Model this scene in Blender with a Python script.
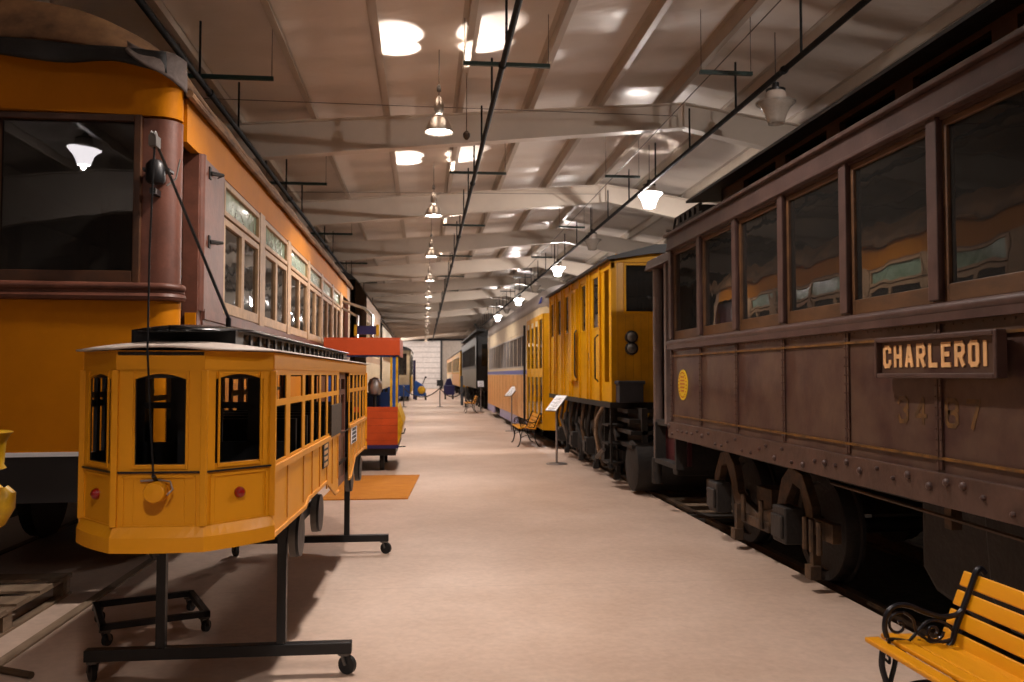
import bpy, bmesh, math, random
from mathutils import Vector, Matrix
random.seed(7)
S = bpy.context.scene
for o in list(bpy.data.objects): bpy.data.objects.remove(o)
COL = S.collection
PI = math.pi

def lin(c):
    return tuple(((v/255)/12.92 if v/255 <= .04045 else ((v/255+.055)/1.055)**2.4) for v in c)

# ---------------------------------------------------------------- camera, world, exposure
F = 850.0; EYE = 1.6
cam_d = bpy.data.cameras.new('camera'); cam = bpy.data.objects.new('camera', cam_d); COL.objects.link(cam)
cam_d.sensor_width = 36; cam_d.lens = F*36/1024; cam_d.clip_start = .05; cam_d.clip_end = 300
cam.location = (0, 0, EYE)
cam.rotation_euler = (PI/2+math.atan(34/F), 0, -math.atan(88/F))
cam_d.dof.use_dof = True; cam_d.dof.focus_distance = 5.6; cam_d.dof.aperture_fstop = 3.5
S.camera = cam
W = bpy.data.worlds.new('world'); S.world = W; W.use_nodes = True
W.node_tree.nodes['Background'].inputs[0].default_value = (.9, .75, .65, 1)
W.node_tree.nodes['Background'].inputs[1].default_value = .02
S.view_settings.view_transform = 'Standard'; S.view_settings.look = 'None'
S.view_settings.gamma = 1; S.view_settings.use_curve_mapping = False
S.view_settings.exposure = 0.45
WARM = (1.0, .885, .81)
P_DOWN, P_UP, P_GLOBE = 680, 300, 440

# ---------------------------------------------------------------- materials
def pmat(name, rgb, rough=.6, metal=0, var=.15, scale=4, bump=0, bscale=None, rgb2=None, stretch=None, spec=.5, coat=0):
    m = bpy.data.materials.new(name); m.use_nodes = True
    nt = m.node_tree; N = nt.nodes; L = nt.links; b = N['Principled BSDF']
    c = lin(rgb); c2 = lin(rgb2) if rgb2 else tuple(v*(1-var*1.6) for v in c)
    tc = N.new('ShaderNodeTexCoord'); mp = N.new('ShaderNodeMapping')
    if stretch: mp.inputs['Scale'].default_value = stretch
    L.new(tc.outputs['Object'], mp.inputs['Vector'])
    nz = N.new('ShaderNodeTexNoise'); nz.inputs['Scale'].default_value = scale; nz.inputs['Detail'].default_value = 6; nz.inputs['Roughness'].default_value = .65
    L.new(mp.outputs[0], nz.inputs['Vector'])
    rp = N.new('ShaderNodeValToRGB'); rp.color_ramp.elements[0].position = .35; rp.color_ramp.elements[1].position = .68
    rp.color_ramp.elements[0].color = (*c2, 1); rp.color_ramp.elements[1].color = (*c, 1)
    L.new(nz.outputs['Fac'], rp.inputs[0]); L.new(rp.outputs[0], b.inputs['Base Color'])
    b.inputs['Roughness'].default_value = rough; b.inputs['Metallic'].default_value = metal
    b.inputs['Specular IOR Level'].default_value = spec; b.inputs['Coat Weight'].default_value = coat
    if bump:
        n2 = N.new('ShaderNodeTexNoise'); n2.inputs['Scale'].default_value = bscale or scale*4; n2.inputs['Detail'].default_value = 4
        L.new(mp.outputs[0], n2.inputs['Vector'])
        bp = N.new('ShaderNodeBump'); bp.inputs['Strength'].default_value = bump; bp.inputs['Distance'].default_value = .02
        L.new(n2.outputs['Fac'], bp.inputs['Height']); L.new(bp.outputs[0], b.inputs['Normal'])
    return m

def planks(name, rgb, pitch, axis, rough=.5, groove=.35, rgb2=None):
    """painted boards: dark grooves repeating along an axis"""
    m = pmat(name, rgb, rough, rgb2=rgb2); nt = m.node_tree; N = nt.nodes; L = nt.links; b = N['Principled BSDF']
    tc = [n for n in N if n.type == 'TEX_COORD'][0]; sx = N.new('ShaderNodeSeparateXYZ'); L.new(tc.outputs['Object'], sx.inputs[0])
    d = N.new('ShaderNodeMath'); d.operation = 'DIVIDE'; d.inputs[1].default_value = pitch; L.new(sx.outputs[axis], d.inputs[0])
    fr = N.new('ShaderNodeMath'); fr.operation = 'FRACT'; L.new(d.outputs[0], fr.inputs[0])
    lt = N.new('ShaderNodeMath'); lt.operation = 'GREATER_THAN'; lt.inputs[1].default_value = .06; L.new(fr.outputs[0], lt.inputs[0])
    bp = N.new('ShaderNodeBump'); bp.inputs['Strength'].default_value = .8; bp.inputs['Distance'].default_value = .01
    L.new(lt.outputs[0], bp.inputs['Height']); L.new(bp.outputs[0], b.inputs['Normal'])
    mx = N.new('ShaderNodeMix'); mx.data_type = 'RGBA'; rp = [n for n in N if n.type == 'VALTORGB'][0]
    mr = N.new('ShaderNodeMapRange'); L.new(lt.outputs[0], mr.inputs[0]); mr.inputs[3].default_value = groove; mr.inputs[4].default_value = 0
    L.new(mr.outputs[0], mx.inputs[0]); L.new(rp.outputs[0], mx.inputs[6]); mx.inputs[7].default_value = tuple(v*.25 for v in lin(rgb)) + (1,)
    L.new(mx.outputs[2], b.inputs['Base Color'])
    return m

def glassmat(name, tint=(.35, .37, .38), ior=1.75, rough=.015, wave=.02):
    m = bpy.data.materials.new(name); m.use_nodes = True; nt = m.node_tree; N = nt.nodes; L = nt.links
    N.remove(N['Principled BSDF']); out = N['Material Output']
    tr = N.new('ShaderNodeBsdfTransparent'); tr.inputs[0].default_value = (*tint, 1)  # dark tint stands in for the dimness inside the cars
    gl = N.new('ShaderNodeBsdfGlossy'); gl.inputs['Roughness'].default_value = rough
    fr = N.new('ShaderNodeFresnel'); fr.inputs[0].default_value = ior
    tc = N.new('ShaderNodeTexCoord'); nz = N.new('ShaderNodeTexNoise'); nz.inputs['Scale'].default_value = 2.2; L.new(tc.outputs['Object'], nz.inputs[0])
    bp = N.new('ShaderNodeBump'); bp.inputs['Strength'].default_value = wave; bp.inputs['Distance'].default_value = .3; L.new(nz.outputs[0], bp.inputs['Height'])
    L.new(bp.outputs[0], gl.inputs['Normal'])
    df = N.new('ShaderNodeBsdfDiffuse'); df.inputs[0].default_value = (.45, .42, .38, 1); dm = N.new('ShaderNodeMixShader'); dm.inputs[0].default_value = .035
    L.new(tr.outputs[0], dm.inputs[1]); L.new(df.outputs[0], dm.inputs[2])
    mx = N.new('ShaderNodeMixShader'); L.new(fr.outputs[0], mx.inputs[0]); L.new(dm.outputs[0], mx.inputs[1]); L.new(gl.outputs[0], mx.inputs[2])
    L.new(mx.outputs[0], out.inputs[0]); return m

def emis(name, rgb, strength):
    m = bpy.data.materials.new(name); m.use_nodes = True; b = m.node_tree.nodes['Principled BSDF']
    b.inputs['Base Color'].default_value = (.8, .8, .8, 1); b.inputs['Emission Color'].default_value = (*rgb, 1); b.inputs['Emission Strength'].default_value = strength
    return m

M = {}
M['orange'] = pmat('orange_paint', (196, 120, 4), .6, var=.12, scale=1.3, bump=.06, bscale=3, spec=.12)
M['orange_mini'] = pmat('amber_model_paint', (214, 142, 16), .45, var=.06, scale=3, spec=.35)
M['orange_pale'] = pmat('worn_amber_paint', (216, 146, 52), .5, var=.12, scale=6)
M['yellow'] = pmat('yellow_car_paint', (208, 150, 0), .5, var=.12, scale=2.5, bump=.05, spec=.2)
M['cream'] = pmat('cream_paint', (206, 186, 150), .5, var=.15, scale=3)
M['beige'] = pmat('beige_weathered_wood', (176, 140, 104), .6, var=.2, scale=8)
M['tan_frame'] = pmat('tan_sash_wood', (190, 152, 112), .55, var=.2, scale=9)
M['brown_post'] = pmat('brown_painted_post', (112, 66, 50), .5, var=.25, scale=5, bump=.1)
M['brown_sash'] = pmat('varnished_sash_wood', (96, 64, 36), .5, var=.35, scale=9, stretch=(1, .3, 1), bump=.05)
M['brown_frame'] = pmat('dark_brown_frame_wood', (84, 48, 20), .5, var=.3, scale=6)
M['tuscan'] = pmat('weathered_tuscan_red_panels', (50, 27, 29), .4, rgb2=(86, 66, 54), scale=2.4, bump=.12, bscale=8, spec=.45)
M['tuscan_trim'] = pmat('weathered_tuscan_trim', (80, 58, 52), .45, rgb2=(58, 38, 34), scale=4, bump=.08)
M['sill_brown'] = pmat('rusty_brown_sill', (80, 56, 46), .5, rgb2=(58, 38, 30), scale=5, bump=.15)
M['maroon'] = pmat('maroon_door_paint', (70, 16, 24), .45, var=.2, scale=4)
M['grey_post'] = pmat('grey_brown_post', (112, 96, 90), .5, var=.2, scale=5)
M['gold'] = pmat('faded_gold_stripe', (128, 84, 24), .5, var=.5, scale=9)
M['gold_faint'] = pmat('ghost_gold_numerals', (112, 78, 36), .55, var=.5, scale=14)
M['letter'] = pmat('cream_lettering', (226, 176, 120), .5, var=.1, scale=12)
M['emblem'] = pmat('emblem_yellow', (220, 186, 16), .5, var=.1)
M['emblem_red'] = pmat('emblem_red_marks', (196, 108, 16), .5, var=.2, scale=20)
M['black'] = pmat('black_steel', (22, 22, 25), .42, var=.2, scale=6)
M['black_gloss'] = pmat('black_enamel', (16, 16, 19), .25, var=.1)
M['soot'] = pmat('sooty_iron', (34, 27, 22), .7, var=.4, scale=7, bump=.3)
M['rust'] = pmat('rusty_brown_iron', (84, 60, 36), .7, rgb2=(44, 31, 20), scale=7, bump=.3)
M['grease'] = pmat('dusty_black_iron', (44, 38, 34), .6, var=.3, scale=8, bump=.2)
M['dark_int'] = pmat('dark_interior_wood', (44, 30, 20), .8, var=.3, spec=.1)
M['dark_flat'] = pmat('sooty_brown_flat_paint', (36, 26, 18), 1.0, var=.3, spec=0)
M['canvas'] = pmat('weathered_roof_canvas', (158, 118, 80), .75, rgb2=(84, 60, 42), scale=2.2, bump=.4, bscale=5)
M['canvas_dark'] = pmat('tarred_roof_edge', (30, 26, 24), .6, var=.4, scale=4, bump=.3)
M['flap'] = pmat('grey_torn_canvas', (112, 98, 92), .7, var=.3, scale=6, bump=.3)
M['rubber'] = pmat('caster_rubber', (30, 30, 32), .6, var=.2)
M['steel'] = pmat('brushed_steel', (170, 165, 165), .35, metal=.8, var=.1)
M['dull_steel'] = pmat('dull_steel', (110, 105, 100), .5, metal=.6, var=.2)
M['pipe'] = pmat('black_sprinkler_pipe', (20, 20, 22), .7, var=.2, spec=.2)
M['green'] = pmat('dark_green_steel', (24, 50, 44), .4, var=.2)
M['wire'] = pmat('thin_grey_wire', (90, 80, 74), .5, metal=.4)
M['white'] = pmat('white_card', (226, 226, 230), .5, var=.03)
M['offwhite'] = pmat('white_roof_sheet', (205, 190, 178), .55, var=.08)
M['rafter'] = pmat('cream_steel_rafter', (216, 204, 190), .45, var=.06, scale=1.5)
M['purlin'] = pmat('taupe_steel_purlin', (184, 170, 154), .4, var=.08, scale=2)
M['red_lens'] = pmat('red_lens', (150, 14, 6), .12, var=.3, scale=40, coat=.5)
M['slat'] = pmat('yellow_bench_slat', (226, 158, 6), .42, rgb2=(208, 136, 2), scale=5, stretch=(1, .15, 1), bump=.05, spec=.5)
M['iron'] = pmat('cast_iron_black', (28, 27, 34), .3, var=.2, scale=10, metal=.3)
M['redorange'] = pmat('red_orange_paint', (176, 66, 20), .45, var=.1, scale=3)
M['blue'] = pmat('blue_paint', (22, 74, 150), .4, var=.12)
M['navy'] = pmat('navy_paint', (34, 30, 84), .45, var=.1)
M['bright_yellow'] = pmat('bright_yellow_paint', (216, 170, 20), .4, rgb2=(170, 128, 12), scale=9, bump=.1)
M['doormat'] = pmat('orange_coir_mat', (206, 136, 40), .95, rgb2=(166, 98, 22), scale=14, stretch=(.3, 3, 1), bump=.6, bscale=90)
M['timber'] = pmat('grey_weathered_timber', (150, 128, 104), .75, rgb2=(98, 78, 60), scale=6, stretch=(1, .2, 1), bump=.3)
M['lilac'] = pmat('lilac_grey_skirt', (158, 152, 186), .5, var=.1, scale=2)
M['royal'] = pmat('royal_blue_stripe', (60, 74, 160), .45, var=.1)
M['pcc_orange'] = pmat('tan_orange_car_side', (214, 160, 100), .45, rgb2=(204, 138, 66), scale=2.5)
M['roof_grey'] = pmat('grey_roof', (166, 160, 158), .5, var=.15, scale=2)
M['charcoal'] = pmat('charcoal_car_paint', (36, 35, 38), .5, var=.2, scale=3)
M['grey_panel'] = pmat('dusty_grey_green_panel', (112, 104, 92), .5, var=.2, scale=3)
M['brown_bundle'] = pmat('brown_cloth', (86, 60, 42), .8, var=.3, scale=8)
M['slate_box'] = pmat('blue_grey_box', (48, 48, 54), .6, var=.2)
M['chain'] = pmat('brown_rope', (70, 56, 50), .7)
M['speckle'] = pmat('speckled_grille', (22, 18, 15), .6, rgb2=(74, 54, 30), scale=60)
M['glass'] = glassmat('dark_window_glass', (.2, .2, .2), 1.75, .015, .009)
M['glass_clear'] = glassmat('clear_window_glass', (.32, .34, .36), 2.6, .03, .015)
M['glass_flat'] = glassmat('flat_window_glass', (.16, .16, .17), 1.6, .01, .003)
M['stained'] = None
M['glass_lamp'] = None

def stained():
    m = pmat('greenish_stained_glass', (170, 196, 172), .18, rgb2=(112, 138, 108), scale=7, bump=.3, bscale=9, coat=.4)
    return m
M['stained'] = stained()
def insul():
    m = pmat('white_vinyl_insulation', (226, 216, 206), .4, var=.04, scale=1.2, spec=.55)
    nt = m.node_tree; N = nt.nodes; L = nt.links; b = N['Principled BSDF']; tc = [n for n in N if n.type == 'TEX_COORD'][0]
    mp = N.new('ShaderNodeMapping'); mp.inputs['Scale'].default_value = (.55, 1.0, 1); L.new(tc.outputs['Object'], mp.inputs[0])
    wv = N.new('ShaderNodeTexWave'); wv.bands_direction = 'Y'; wv.inputs['Scale'].default_value = .26; wv.inputs['Distortion'].default_value = 1.6; wv.inputs['Detail'].default_value = 2
    L.new(mp.outputs[0], wv.inputs[0])
    nz = N.new('ShaderNodeTexNoise'); nz.inputs['Scale'].default_value = 1.6; nz.inputs['Detail'].default_value = 3; L.new(mp.outputs[0], nz.inputs[0])
    ad = N.new('ShaderNodeMath'); ad.operation = 'ADD'; L.new(wv.outputs['Fac'], ad.inputs[0]); L.new(nz.outputs['Fac'], ad.inputs[1])
    bp = N.new('ShaderNodeBump'); bp.inputs['Strength'].default_value = .5; bp.inputs['Distance'].default_value = .12
    L.new(ad.outputs[0], bp.inputs['Height']); L.new(bp.outputs[0], b.inputs['Normal']); return m
M['insul'] = insul()
def concrete():
    m = pmat('sealed_concrete', (200, 177, 161), .5, rgb2=(182, 157, 139), scale=.9, spec=.4)
    nt = m.node_tree; N = nt.nodes; L = nt.links; b = N['Principled BSDF']; tc = [n for n in N if n.type == 'TEX_COORD'][0]
    rp = [n for n in N if n.type == 'VALTORGB'][0]
    n2 = N.new('ShaderNodeTexNoise'); n2.inputs['Scale'].default_value = 22; n2.inputs['Detail'].default_value = 8; L.new(tc.outputs['Object'], n2.inputs[0])
    mr = N.new('ShaderNodeMapRange'); mr.inputs[1].default_value = .3; mr.inputs[2].default_value = .7; mr.inputs[3].default_value = .9; mr.inputs[4].default_value = 1.04; L.new(n2.outputs[0], mr.inputs[0])
    # control joints across the aisle, one per bay
    sx = N.new('ShaderNodeSeparateXYZ'); L.new(tc.outputs['Object'], sx.inputs[0])
    d = N.new('ShaderNodeMath'); d.operation = 'DIVIDE'; d.inputs[1].default_value = 3.25; L.new(sx.outputs[1], d.inputs[0])
    fr = N.new('ShaderNodeMath'); fr.operation = 'FRACT'; L.new(d.outputs[0], fr.inputs[0])
    gt = N.new('ShaderNodeMath'); gt.operation = 'GREATER_THAN'; gt.inputs[1].default_value = .004; L.new(fr.outputs[0], gt.inputs[0])
    m2 = N.new('ShaderNodeMapRange'); m2.inputs[3].default_value = .86; m2.inputs[4].default_value = 1; L.new(gt.outputs[0], m2.inputs[0])
    mu = N.new('ShaderNodeMath'); mu.operation = 'MULTIPLY'; L.new(mr.outputs[0], mu.inputs[0]); L.new(m2.outputs[0], mu.inputs[1])
    vm = N.new('ShaderNodeVectorMath'); vm.operation = 'SCALE'; L.new(rp.outputs[0], vm.inputs[0]); L.new(mu.outputs[0], vm.inputs['Scale']); L.new(vm.outputs[0], b.inputs['Base Color'])
    n3 = N.new('ShaderNodeTexNoise'); n3.inputs['Scale'].default_value = .7; n3.inputs['Detail'].default_value = 4; L.new(tc.outputs['Object'], n3.inputs[0])
    m3 = N.new('ShaderNodeMapRange'); m3.inputs[3].default_value = .35; m3.inputs[4].default_value = .65; L.new(n3.outputs[0], m3.inputs[0]); L.new(m3.outputs[0], b.inputs['Roughness'])
    return m
M['floor'] = concrete()
M['bed'] = pmat('dark_track_ballast', (60, 50, 42), .9, var=.5, scale=12, bump=.8, bscale=30)
M['loco_boards'] = planks('yellow_tongue_and_groove', (206, 148, 0), .11, 0, .4, .5)
M['kiosk_boards'] = planks('red_orange_boards', (190, 72, 20), .12, 2, .45, .35)
M['ribwall'] = planks('ribbed_metal_wall', (150, 138, 126), .3, 0, .5, .3)
M['door_panel'] = planks('white_sectional_door', (214, 208, 204), .61, 2, .4, .6)
M['bulb'] = emis('lit_bulb', (1, .9, .82), 60)
M['lit_glass'] = emis('lit_prismatic_glass', (1, .93, .95), 14)
g = pmat('prismatic_glass', (200, 186, 172), .15, var=.1, scale=30, coat=.5); g.node_tree.nodes['Principled BSDF'].inputs['Alpha'].default_value = .55
M['glass_lamp'] = g
M['alu'] = pmat('spun_aluminium', (205, 196, 186), .28, metal=.75, var=.08)

# ---------------------------------------------------------------- geometry helpers
class MB:
    def __init__(s): s.bm = bmesh.new()
    def box(s, x0, x1, y0, y1, z0, z1, mt=None):
        p = [(x, y, z) for x in (x0, x1) for y in (y0, y1) for z in (z0, z1)]
        if mt: p = [mt @ Vector(q) for q in p]
        v = [s.bm.verts.new(q) for q in p]
        for f in ((0, 1, 3, 2), (4, 6, 7, 5), (0, 4, 5, 1), (2, 3, 7, 6), (0, 2, 6, 4), (1, 5, 7, 3)):
            s.bm.faces.new([v[i] for i in f])
        return s
    def prism(s, pts, a, b, axis='x', mt=None):
        """polygon in the plane across `axis`, swept from a to b; pts are the two other coordinates in xyz order"""
        def mk(p, t):
            q = {'x': (t, p[0], p[1]), 'y': (p[0], t, p[1]), 'z': (p[0], p[1], t)}[axis]
            return mt @ Vector(q) if mt else q
        A = [s.bm.verts.new(mk(p, a)) for p in pts]; B = [s.bm.verts.new(mk(p, b)) for p in pts]; n = len(pts)
        s.bm.faces.new(A); s.bm.faces.new(B[::-1])
        for i in range(n): s.bm.faces.new([A[i], B[i], B[(i+1) % n], A[(i+1) % n]])
        return s
    def strip(s, quads):
        for q in quads: s.bm.faces.new([s.bm.verts.new(p) for p in q])
        return s
    def tube(s, pts, r, seg=8, cap=True):
        pts = [Vector(p) for p in pts]; rs = r if isinstance(r, (list, tuple)) else [r]*len(pts); rings = []
        t0 = (pts[1]-pts[0]).normalized(); n = t0.orthogonal().normalized()
        for i, p in enumerate(pts):
            t = (pts[min(i+1, len(pts)-1)]-pts[max(i-1, 0)]).normalized()
            n = (n - t*n.dot(t)); n = n.normalized() if n.length > 1e-6 else t.orthogonal().normalized(); b = t.cross(n)
            rings.append([s.bm.verts.new(p+(n*math.cos(a)+b*math.sin(a))*rs[i]) for a in [2*PI*k/seg for k in range(seg)]])
        for i in range(len(rings)-1):
            for k in range(seg): s.bm.faces.new([rings[i][k], rings[i][(k+1) % seg], rings[i+1][(k+1) % seg], rings[i+1][k]])
        if cap: s.bm.faces.new(rings[0][::-1]); s.bm.faces.new(rings[-1])
        return s
    def lathe(s, prof, c, axis='z', seg=24, cap=True):
        """prof: (radius, t) pairs along axis from centre c"""
        c = Vector(c); ax = {'x': Vector((1, 0, 0)), 'y': Vector((0, 1, 0)), 'z': Vector((0, 0, 1))}[axis] if isinstance(axis, str) else Vector(axis).normalized()
        u = ax.orthogonal().normalized(); w = ax.cross(u); rings = []
        for r, t in prof:
            rings.append([s.bm.verts.new(c+ax*t+(u*math.cos(2*PI*k/seg)+w*math.sin(2*PI*k/seg))*max(r, 1e-4)) for k in range(seg)])
        for i in range(len(rings)-1):
            for k in range(seg): s.bm.faces.new([rings[i][k], rings[i][(k+1) % seg], rings[i+1][(k+1) % seg], rings[i+1][k]])
        if cap: s.bm.faces.new(rings[0][::-1]); s.bm.faces.new(rings[-1])
        return s
    def grid(s, fn, nu, nv):
        V = [[s.bm.verts.new(fn(i/nu, j/nv)) for j in range(nv+1)] for i in range(nu+1)]
        for i in range(nu):
            for j in range(nv): s.bm.faces.new([V[i][j], V[i+1][j], V[i+1][j+1], V[i][j+1]])
        return s
    def frame(s, ax, c0, c1, u0, u1, v0, v1, w, wb=None):
        """rectangular ring: ax 'x' -> u=y v=z, ax 'y' -> u=x v=z"""
        wb = w if wb is None else wb
        for a, b, c, d in ((u0, u0+w, v0, v1), (u1-w, u1, v0, v1), (u0+w, u1-w, v0, v0+wb), (u0+w, u1-w, v1-w, v1)):
            if ax == 'x': s.box(c0, c1, a, b, c, d)
            else: s.box(a, b, c0, c1, c, d)
        return s
    def wall(s, ax, c0, c1, u0, u1, v0, v1, holes):
        us = sorted(set([u0, u1]+[q for h in holes for q in h[:2]])); us = [u for u in us if u0 <= u <= u1]
        for a, b in zip(us, us[1:]):
            m = (a+b)/2; hs = sorted([(h[2], h[3]) for h in holes if h[0] <= m <= h[1]]); z = v0
            for q0, q1 in hs+[(v1, v1)]:
                if q0-z > 1e-4:
                    if ax == 'x': s.box(c0, c1, a, b, z, q0)
                    else: s.box(a, b, c0, c1, z, q0)
                z = max(z, q1)
        return s
    def wall_mt(s, mt, u0, u1, v0, v1, c0, c1, holes):
        us = sorted(set([u0, u1]+[q for h in holes for q in h[:2]]))
        for a, b in zip(us, us[1:]):
            m = (a+b)/2; z = v0
            for q0, q1 in sorted([(h[2], h[3]) for h in holes if h[0] <= m <= h[1]])+[(v1, v1)]:
                if q0-z > 1e-4: s.box(a, b, c0, c1, z, q0, mt)
                z = max(z, q1)
        return s
    def build(s, name, m, parent=None, smooth=False, bevel=0, solid=0):
        me = bpy.data.meshes.new(name); bmesh.ops.recalc_face_normals(s.bm, faces=s.bm.faces)
        cs = [v.co for v in s.bm.verts]
        lo = Vector([min(c[i] for c in cs) for i in range(3)]); hi = Vector([max(c[i] for c in cs) for i in range(3)])
        ctr = (lo+hi)/2
        if parent is None: ctr.z = lo.z
        bmesh.ops.translate(s.bm, verts=s.bm.verts, vec=-ctr); s.bm.to_mesh(me); s.bm.free()
        if smooth:
            for p in me.polygons: p.use_smooth = True
            try: me.set_sharp_from_angle(angle=math.radians(40))
            except Exception: pass
        me.materials.append(M[m] if isinstance(m, str) else m)
        o = bpy.data.objects.new(name, me); COL.objects.link(o)
        if parent is not None: o.parent = parent; o.location = ctr-OFF[parent.name]
        else: o.location = ctr
        OFF[o.name] = ctr
        if solid:
            sm = o.modifiers.new('thickness', 'SOLIDIFY'); sm.thickness = solid
        if bevel:
            bv = o.modifiers.new('soft_edges', 'BEVEL'); bv.width = bevel; bv.segments = 2; bv.limit_method = 'ANGLE'; bv.angle_limit = math.radians(50)
        return o
OFF = {}
def tag(o, label, cat=None, group=None, kind=None):
    if label: o['label'] = label
    if cat: o['category'] = cat
    if group: o['group'] = group
    if kind: o['kind'] = kind
    return o
def root(name, loc, label, cat, group=None, local=False, rz=0):
    o = bpy.data.objects.new(name, None); COL.objects.link(o); o.location = loc; o.rotation_euler.z = rz; o.empty_display_size = .3
    OFF[o.name] = Vector((0, 0, 0)) if local else Vector(loc)
    return tag(o, label, cat, group)
def copy_tree(o, loc=None, rz=None, label=None):
    kids = {}
    for q in COL.objects:
        if q.parent: kids.setdefault(q.parent.name, []).append(q)
    def rec(a, par):
        c = a.copy(); COL.objects.link(c)
        if par: c.parent = par
        for k in kids.get(a.name, []): rec(k, c)
        return c
    c = rec(o, None)
    if loc is not None: c.location = loc
    if rz is not None: c.rotation_euler.z = rz
    if label: c['label'] = label
    return c
def light(name, kind, loc, energy, parent=None, color=WARM, **kw):
    d = bpy.data.lights.new(name, kind); d.energy = energy; d.color = color
    for k, v in kw.items(): setattr(d, k, v)
    o = bpy.data.objects.new(name, d); COL.objects.link(o); o.location = loc
    if parent: o.parent = parent; o.location = Vector(loc)-OFF[parent.name]
    return o
def struct(o): o['kind'] = 'structure'; return o

STROKES = {  # block letters on a 1 wide x 1.5 high cell
 'C': [[(1, 1.15), (1, 1.3), (.8, 1.5), (.2, 1.5), (0, 1.3), (0, .2), (.2, 0), (.8, 0), (1, .2), (1, .35)]],
 'H': [[(0, 0), (0, 1.5)], [(1, 0), (1, 1.5)], [(0, .75), (1, .75)]],
 'A': [[(0, 0), (.42, 1.5), (.58, 1.5), (1, 0)], [(.17, .42), (.83, .42)]],
 'R': [[(0, 0), (0, 1.5), (.8, 1.5), (1, 1.3), (1, .9), (.8, .7), (0, .7)], [(.5, .7), (1, 0)]],
 'L': [[(0, 1.5), (0, 0), (1, 0)]], 'E': [[(1, 1.5), (0, 1.5), (0, 0), (1, 0)], [(0, .78), (.8, .78)]],
 'O': [[(.2, 0), (.8, 0), (1, .2), (1, 1.3), (.8, 1.5), (.2, 1.5), (0, 1.3), (0, .2), (.2, 0)]],
 'I': [[(0, 0), (0, 1.5)]], '1': [[(.5, 0), (.5, 1.5), (.25, 1.25)]],
 '3': [[(0, 1.2), (.2, 1.5), (.8, 1.5), (1, 1.3), (1, .95), (.7, .78), (1, .6), (1, .2), (.8, 0), (.2, 0), (0, .3)]],
 '4': [[(.75, 0), (.75, 1.5), (0, .45), (1.05, .45)]],
 '8': [[(.2, 0), (.8, 0), (1, .2), (1, .6), (.75, .78), (1, .95), (1, 1.3), (.8, 1.5), (.2, 1.5), (0, 1.3), (0, .95), (.25, .78), (0, .6), (0, .2), (.2, 0)], [(.25, .78), (.75, .78)]],
 '7': [[(0, 1.5), (1, 1.5), (.4, 0)]]}
def letters(text, origin, h, w, gap, th, u, depth):
    """one MB per character; origin = lower left, u = reading direction, depth = outward vector"""
    out = []; u = Vector(u); d = Vector(depth); up = Vector((0, 0, 1)); o = Vector(origin); x = 0
    for ch in text:
        cw = 0 if ch == 'I' else w
        mb = MB(); sk = 0
        for st in STROKES[ch]:
            P = [(p[0]*(w if ch != 'I' else 1)+(th/2), p[1]/1.5*(h-th)+th/2) for p in st]
            for a, b in zip(P, P[1:]):
                A = Vector(a); B = Vector(b); t = (B-A).normalized(); n = Vector((-t.y, t.x))*th/2; e = t*th*.38
                q = [A-e+n, A-e-n, B+e-n, B+e+n]; sk += 1; dd = d*(1+.12*(sk % 4))
                vs = [mb.bm.verts.new(o+u*(x+p.x)+up*p.y) for p in q]+[mb.bm.verts.new(o+u*(x+p.x)+up*p.y+dd) for p in q]
                mb.bm.faces.new(vs[:4]); mb.bm.faces.new(vs[4:][::-1])
                for i in range(4): mb.bm.faces.new([vs[i], vs[4+i], vs[4+(i+1) % 4], vs[(i+1) % 4]])
        out.append((ch, mb)); x += cw+th+gap
    return out

# ---------------------------------------------------------------- the building
RX = 4.6                                    # ridge line
def roofz(x): return 6.66-(.078*(RX-x) if x < RX else .155*(x-RX))
XL, XR, YF, YB = -10.5, 12.0, -9.0, 100.0
EL, ER = -4.6, 3.03                        # edges of the aisle slab
struct(MB().box(EL, ER, YF, YB, -.3, 0).build('floor', 'floor'))
struct(MB().box(XL, EL, YF, YB, -.34, -.16).build('floor', 'bed'))
struct(MB().box(ER, XR, YF, YB, -.34, -.16).build('floor', 'bed'))
struct(MB().box(EL, EL+.12, YF, YB, .0, .012).build('trim_1', 'rafter')) if False else None
mb = MB()
for xa, xb in ((XL, RX), (RX, XR)):
    mb.prism([(xa, roofz(xa)), (xb, roofz(xb)), (xb, roofz(xb)+.12), (xa, roofz(xa)+.12)], YF, YB, 'y')
struct(mb.build('ceiling', 'insul'))
struct(MB().box(XL-.15, XL, YF, YB, -.3, roofz(XL)+.1).build('wall_left', 'ribwall'))
struct(MB().box(XR, XR+.15, YF, YB, -.3, roofz(XR)+.1).build('wall_right', 'ribwall'))
struct(MB().prism([(XL, -.3), (XR, -.3), (XR, roofz(XR)), (RX, roofz(RX)), (XL, roofz(XL))], YF-.15, YF, 'y').build('wall_front', 'ribwall'))
mb = MB(); mb.box(XL, -2.56, YB, YB+.15, -.3, 5.6).box(1.98, XR, YB, YB+.15, -.3, 5.1)
mb.prism([(XL, 5.6), (1.98, 5.6), (1.98, roofz(1.98)), (XL, roofz(XL))], YB, YB+.15, 'y').prism([(1.98, 5.1), (XR, 5.1), (XR, roofz(XR)), (RX, roofz(RX)), (1.98, roofz(1.98))], YB, YB+.15, 'y')
struct(mb.build('wall_back', 'ribwall'))
dr = struct(MB().box(-2.56, 1.98, YB+.02, YB+.1, 0, 5.6).build('door_1', 'door_panel'))
mb = MB()
for z in [.61*k for k in range(1, 9)]: mb.box(-2.5, 1.92, YB-.02, YB+.02, z-.03, z+.03)
mb.build('door_strut', 'roof_grey', dr)
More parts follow.
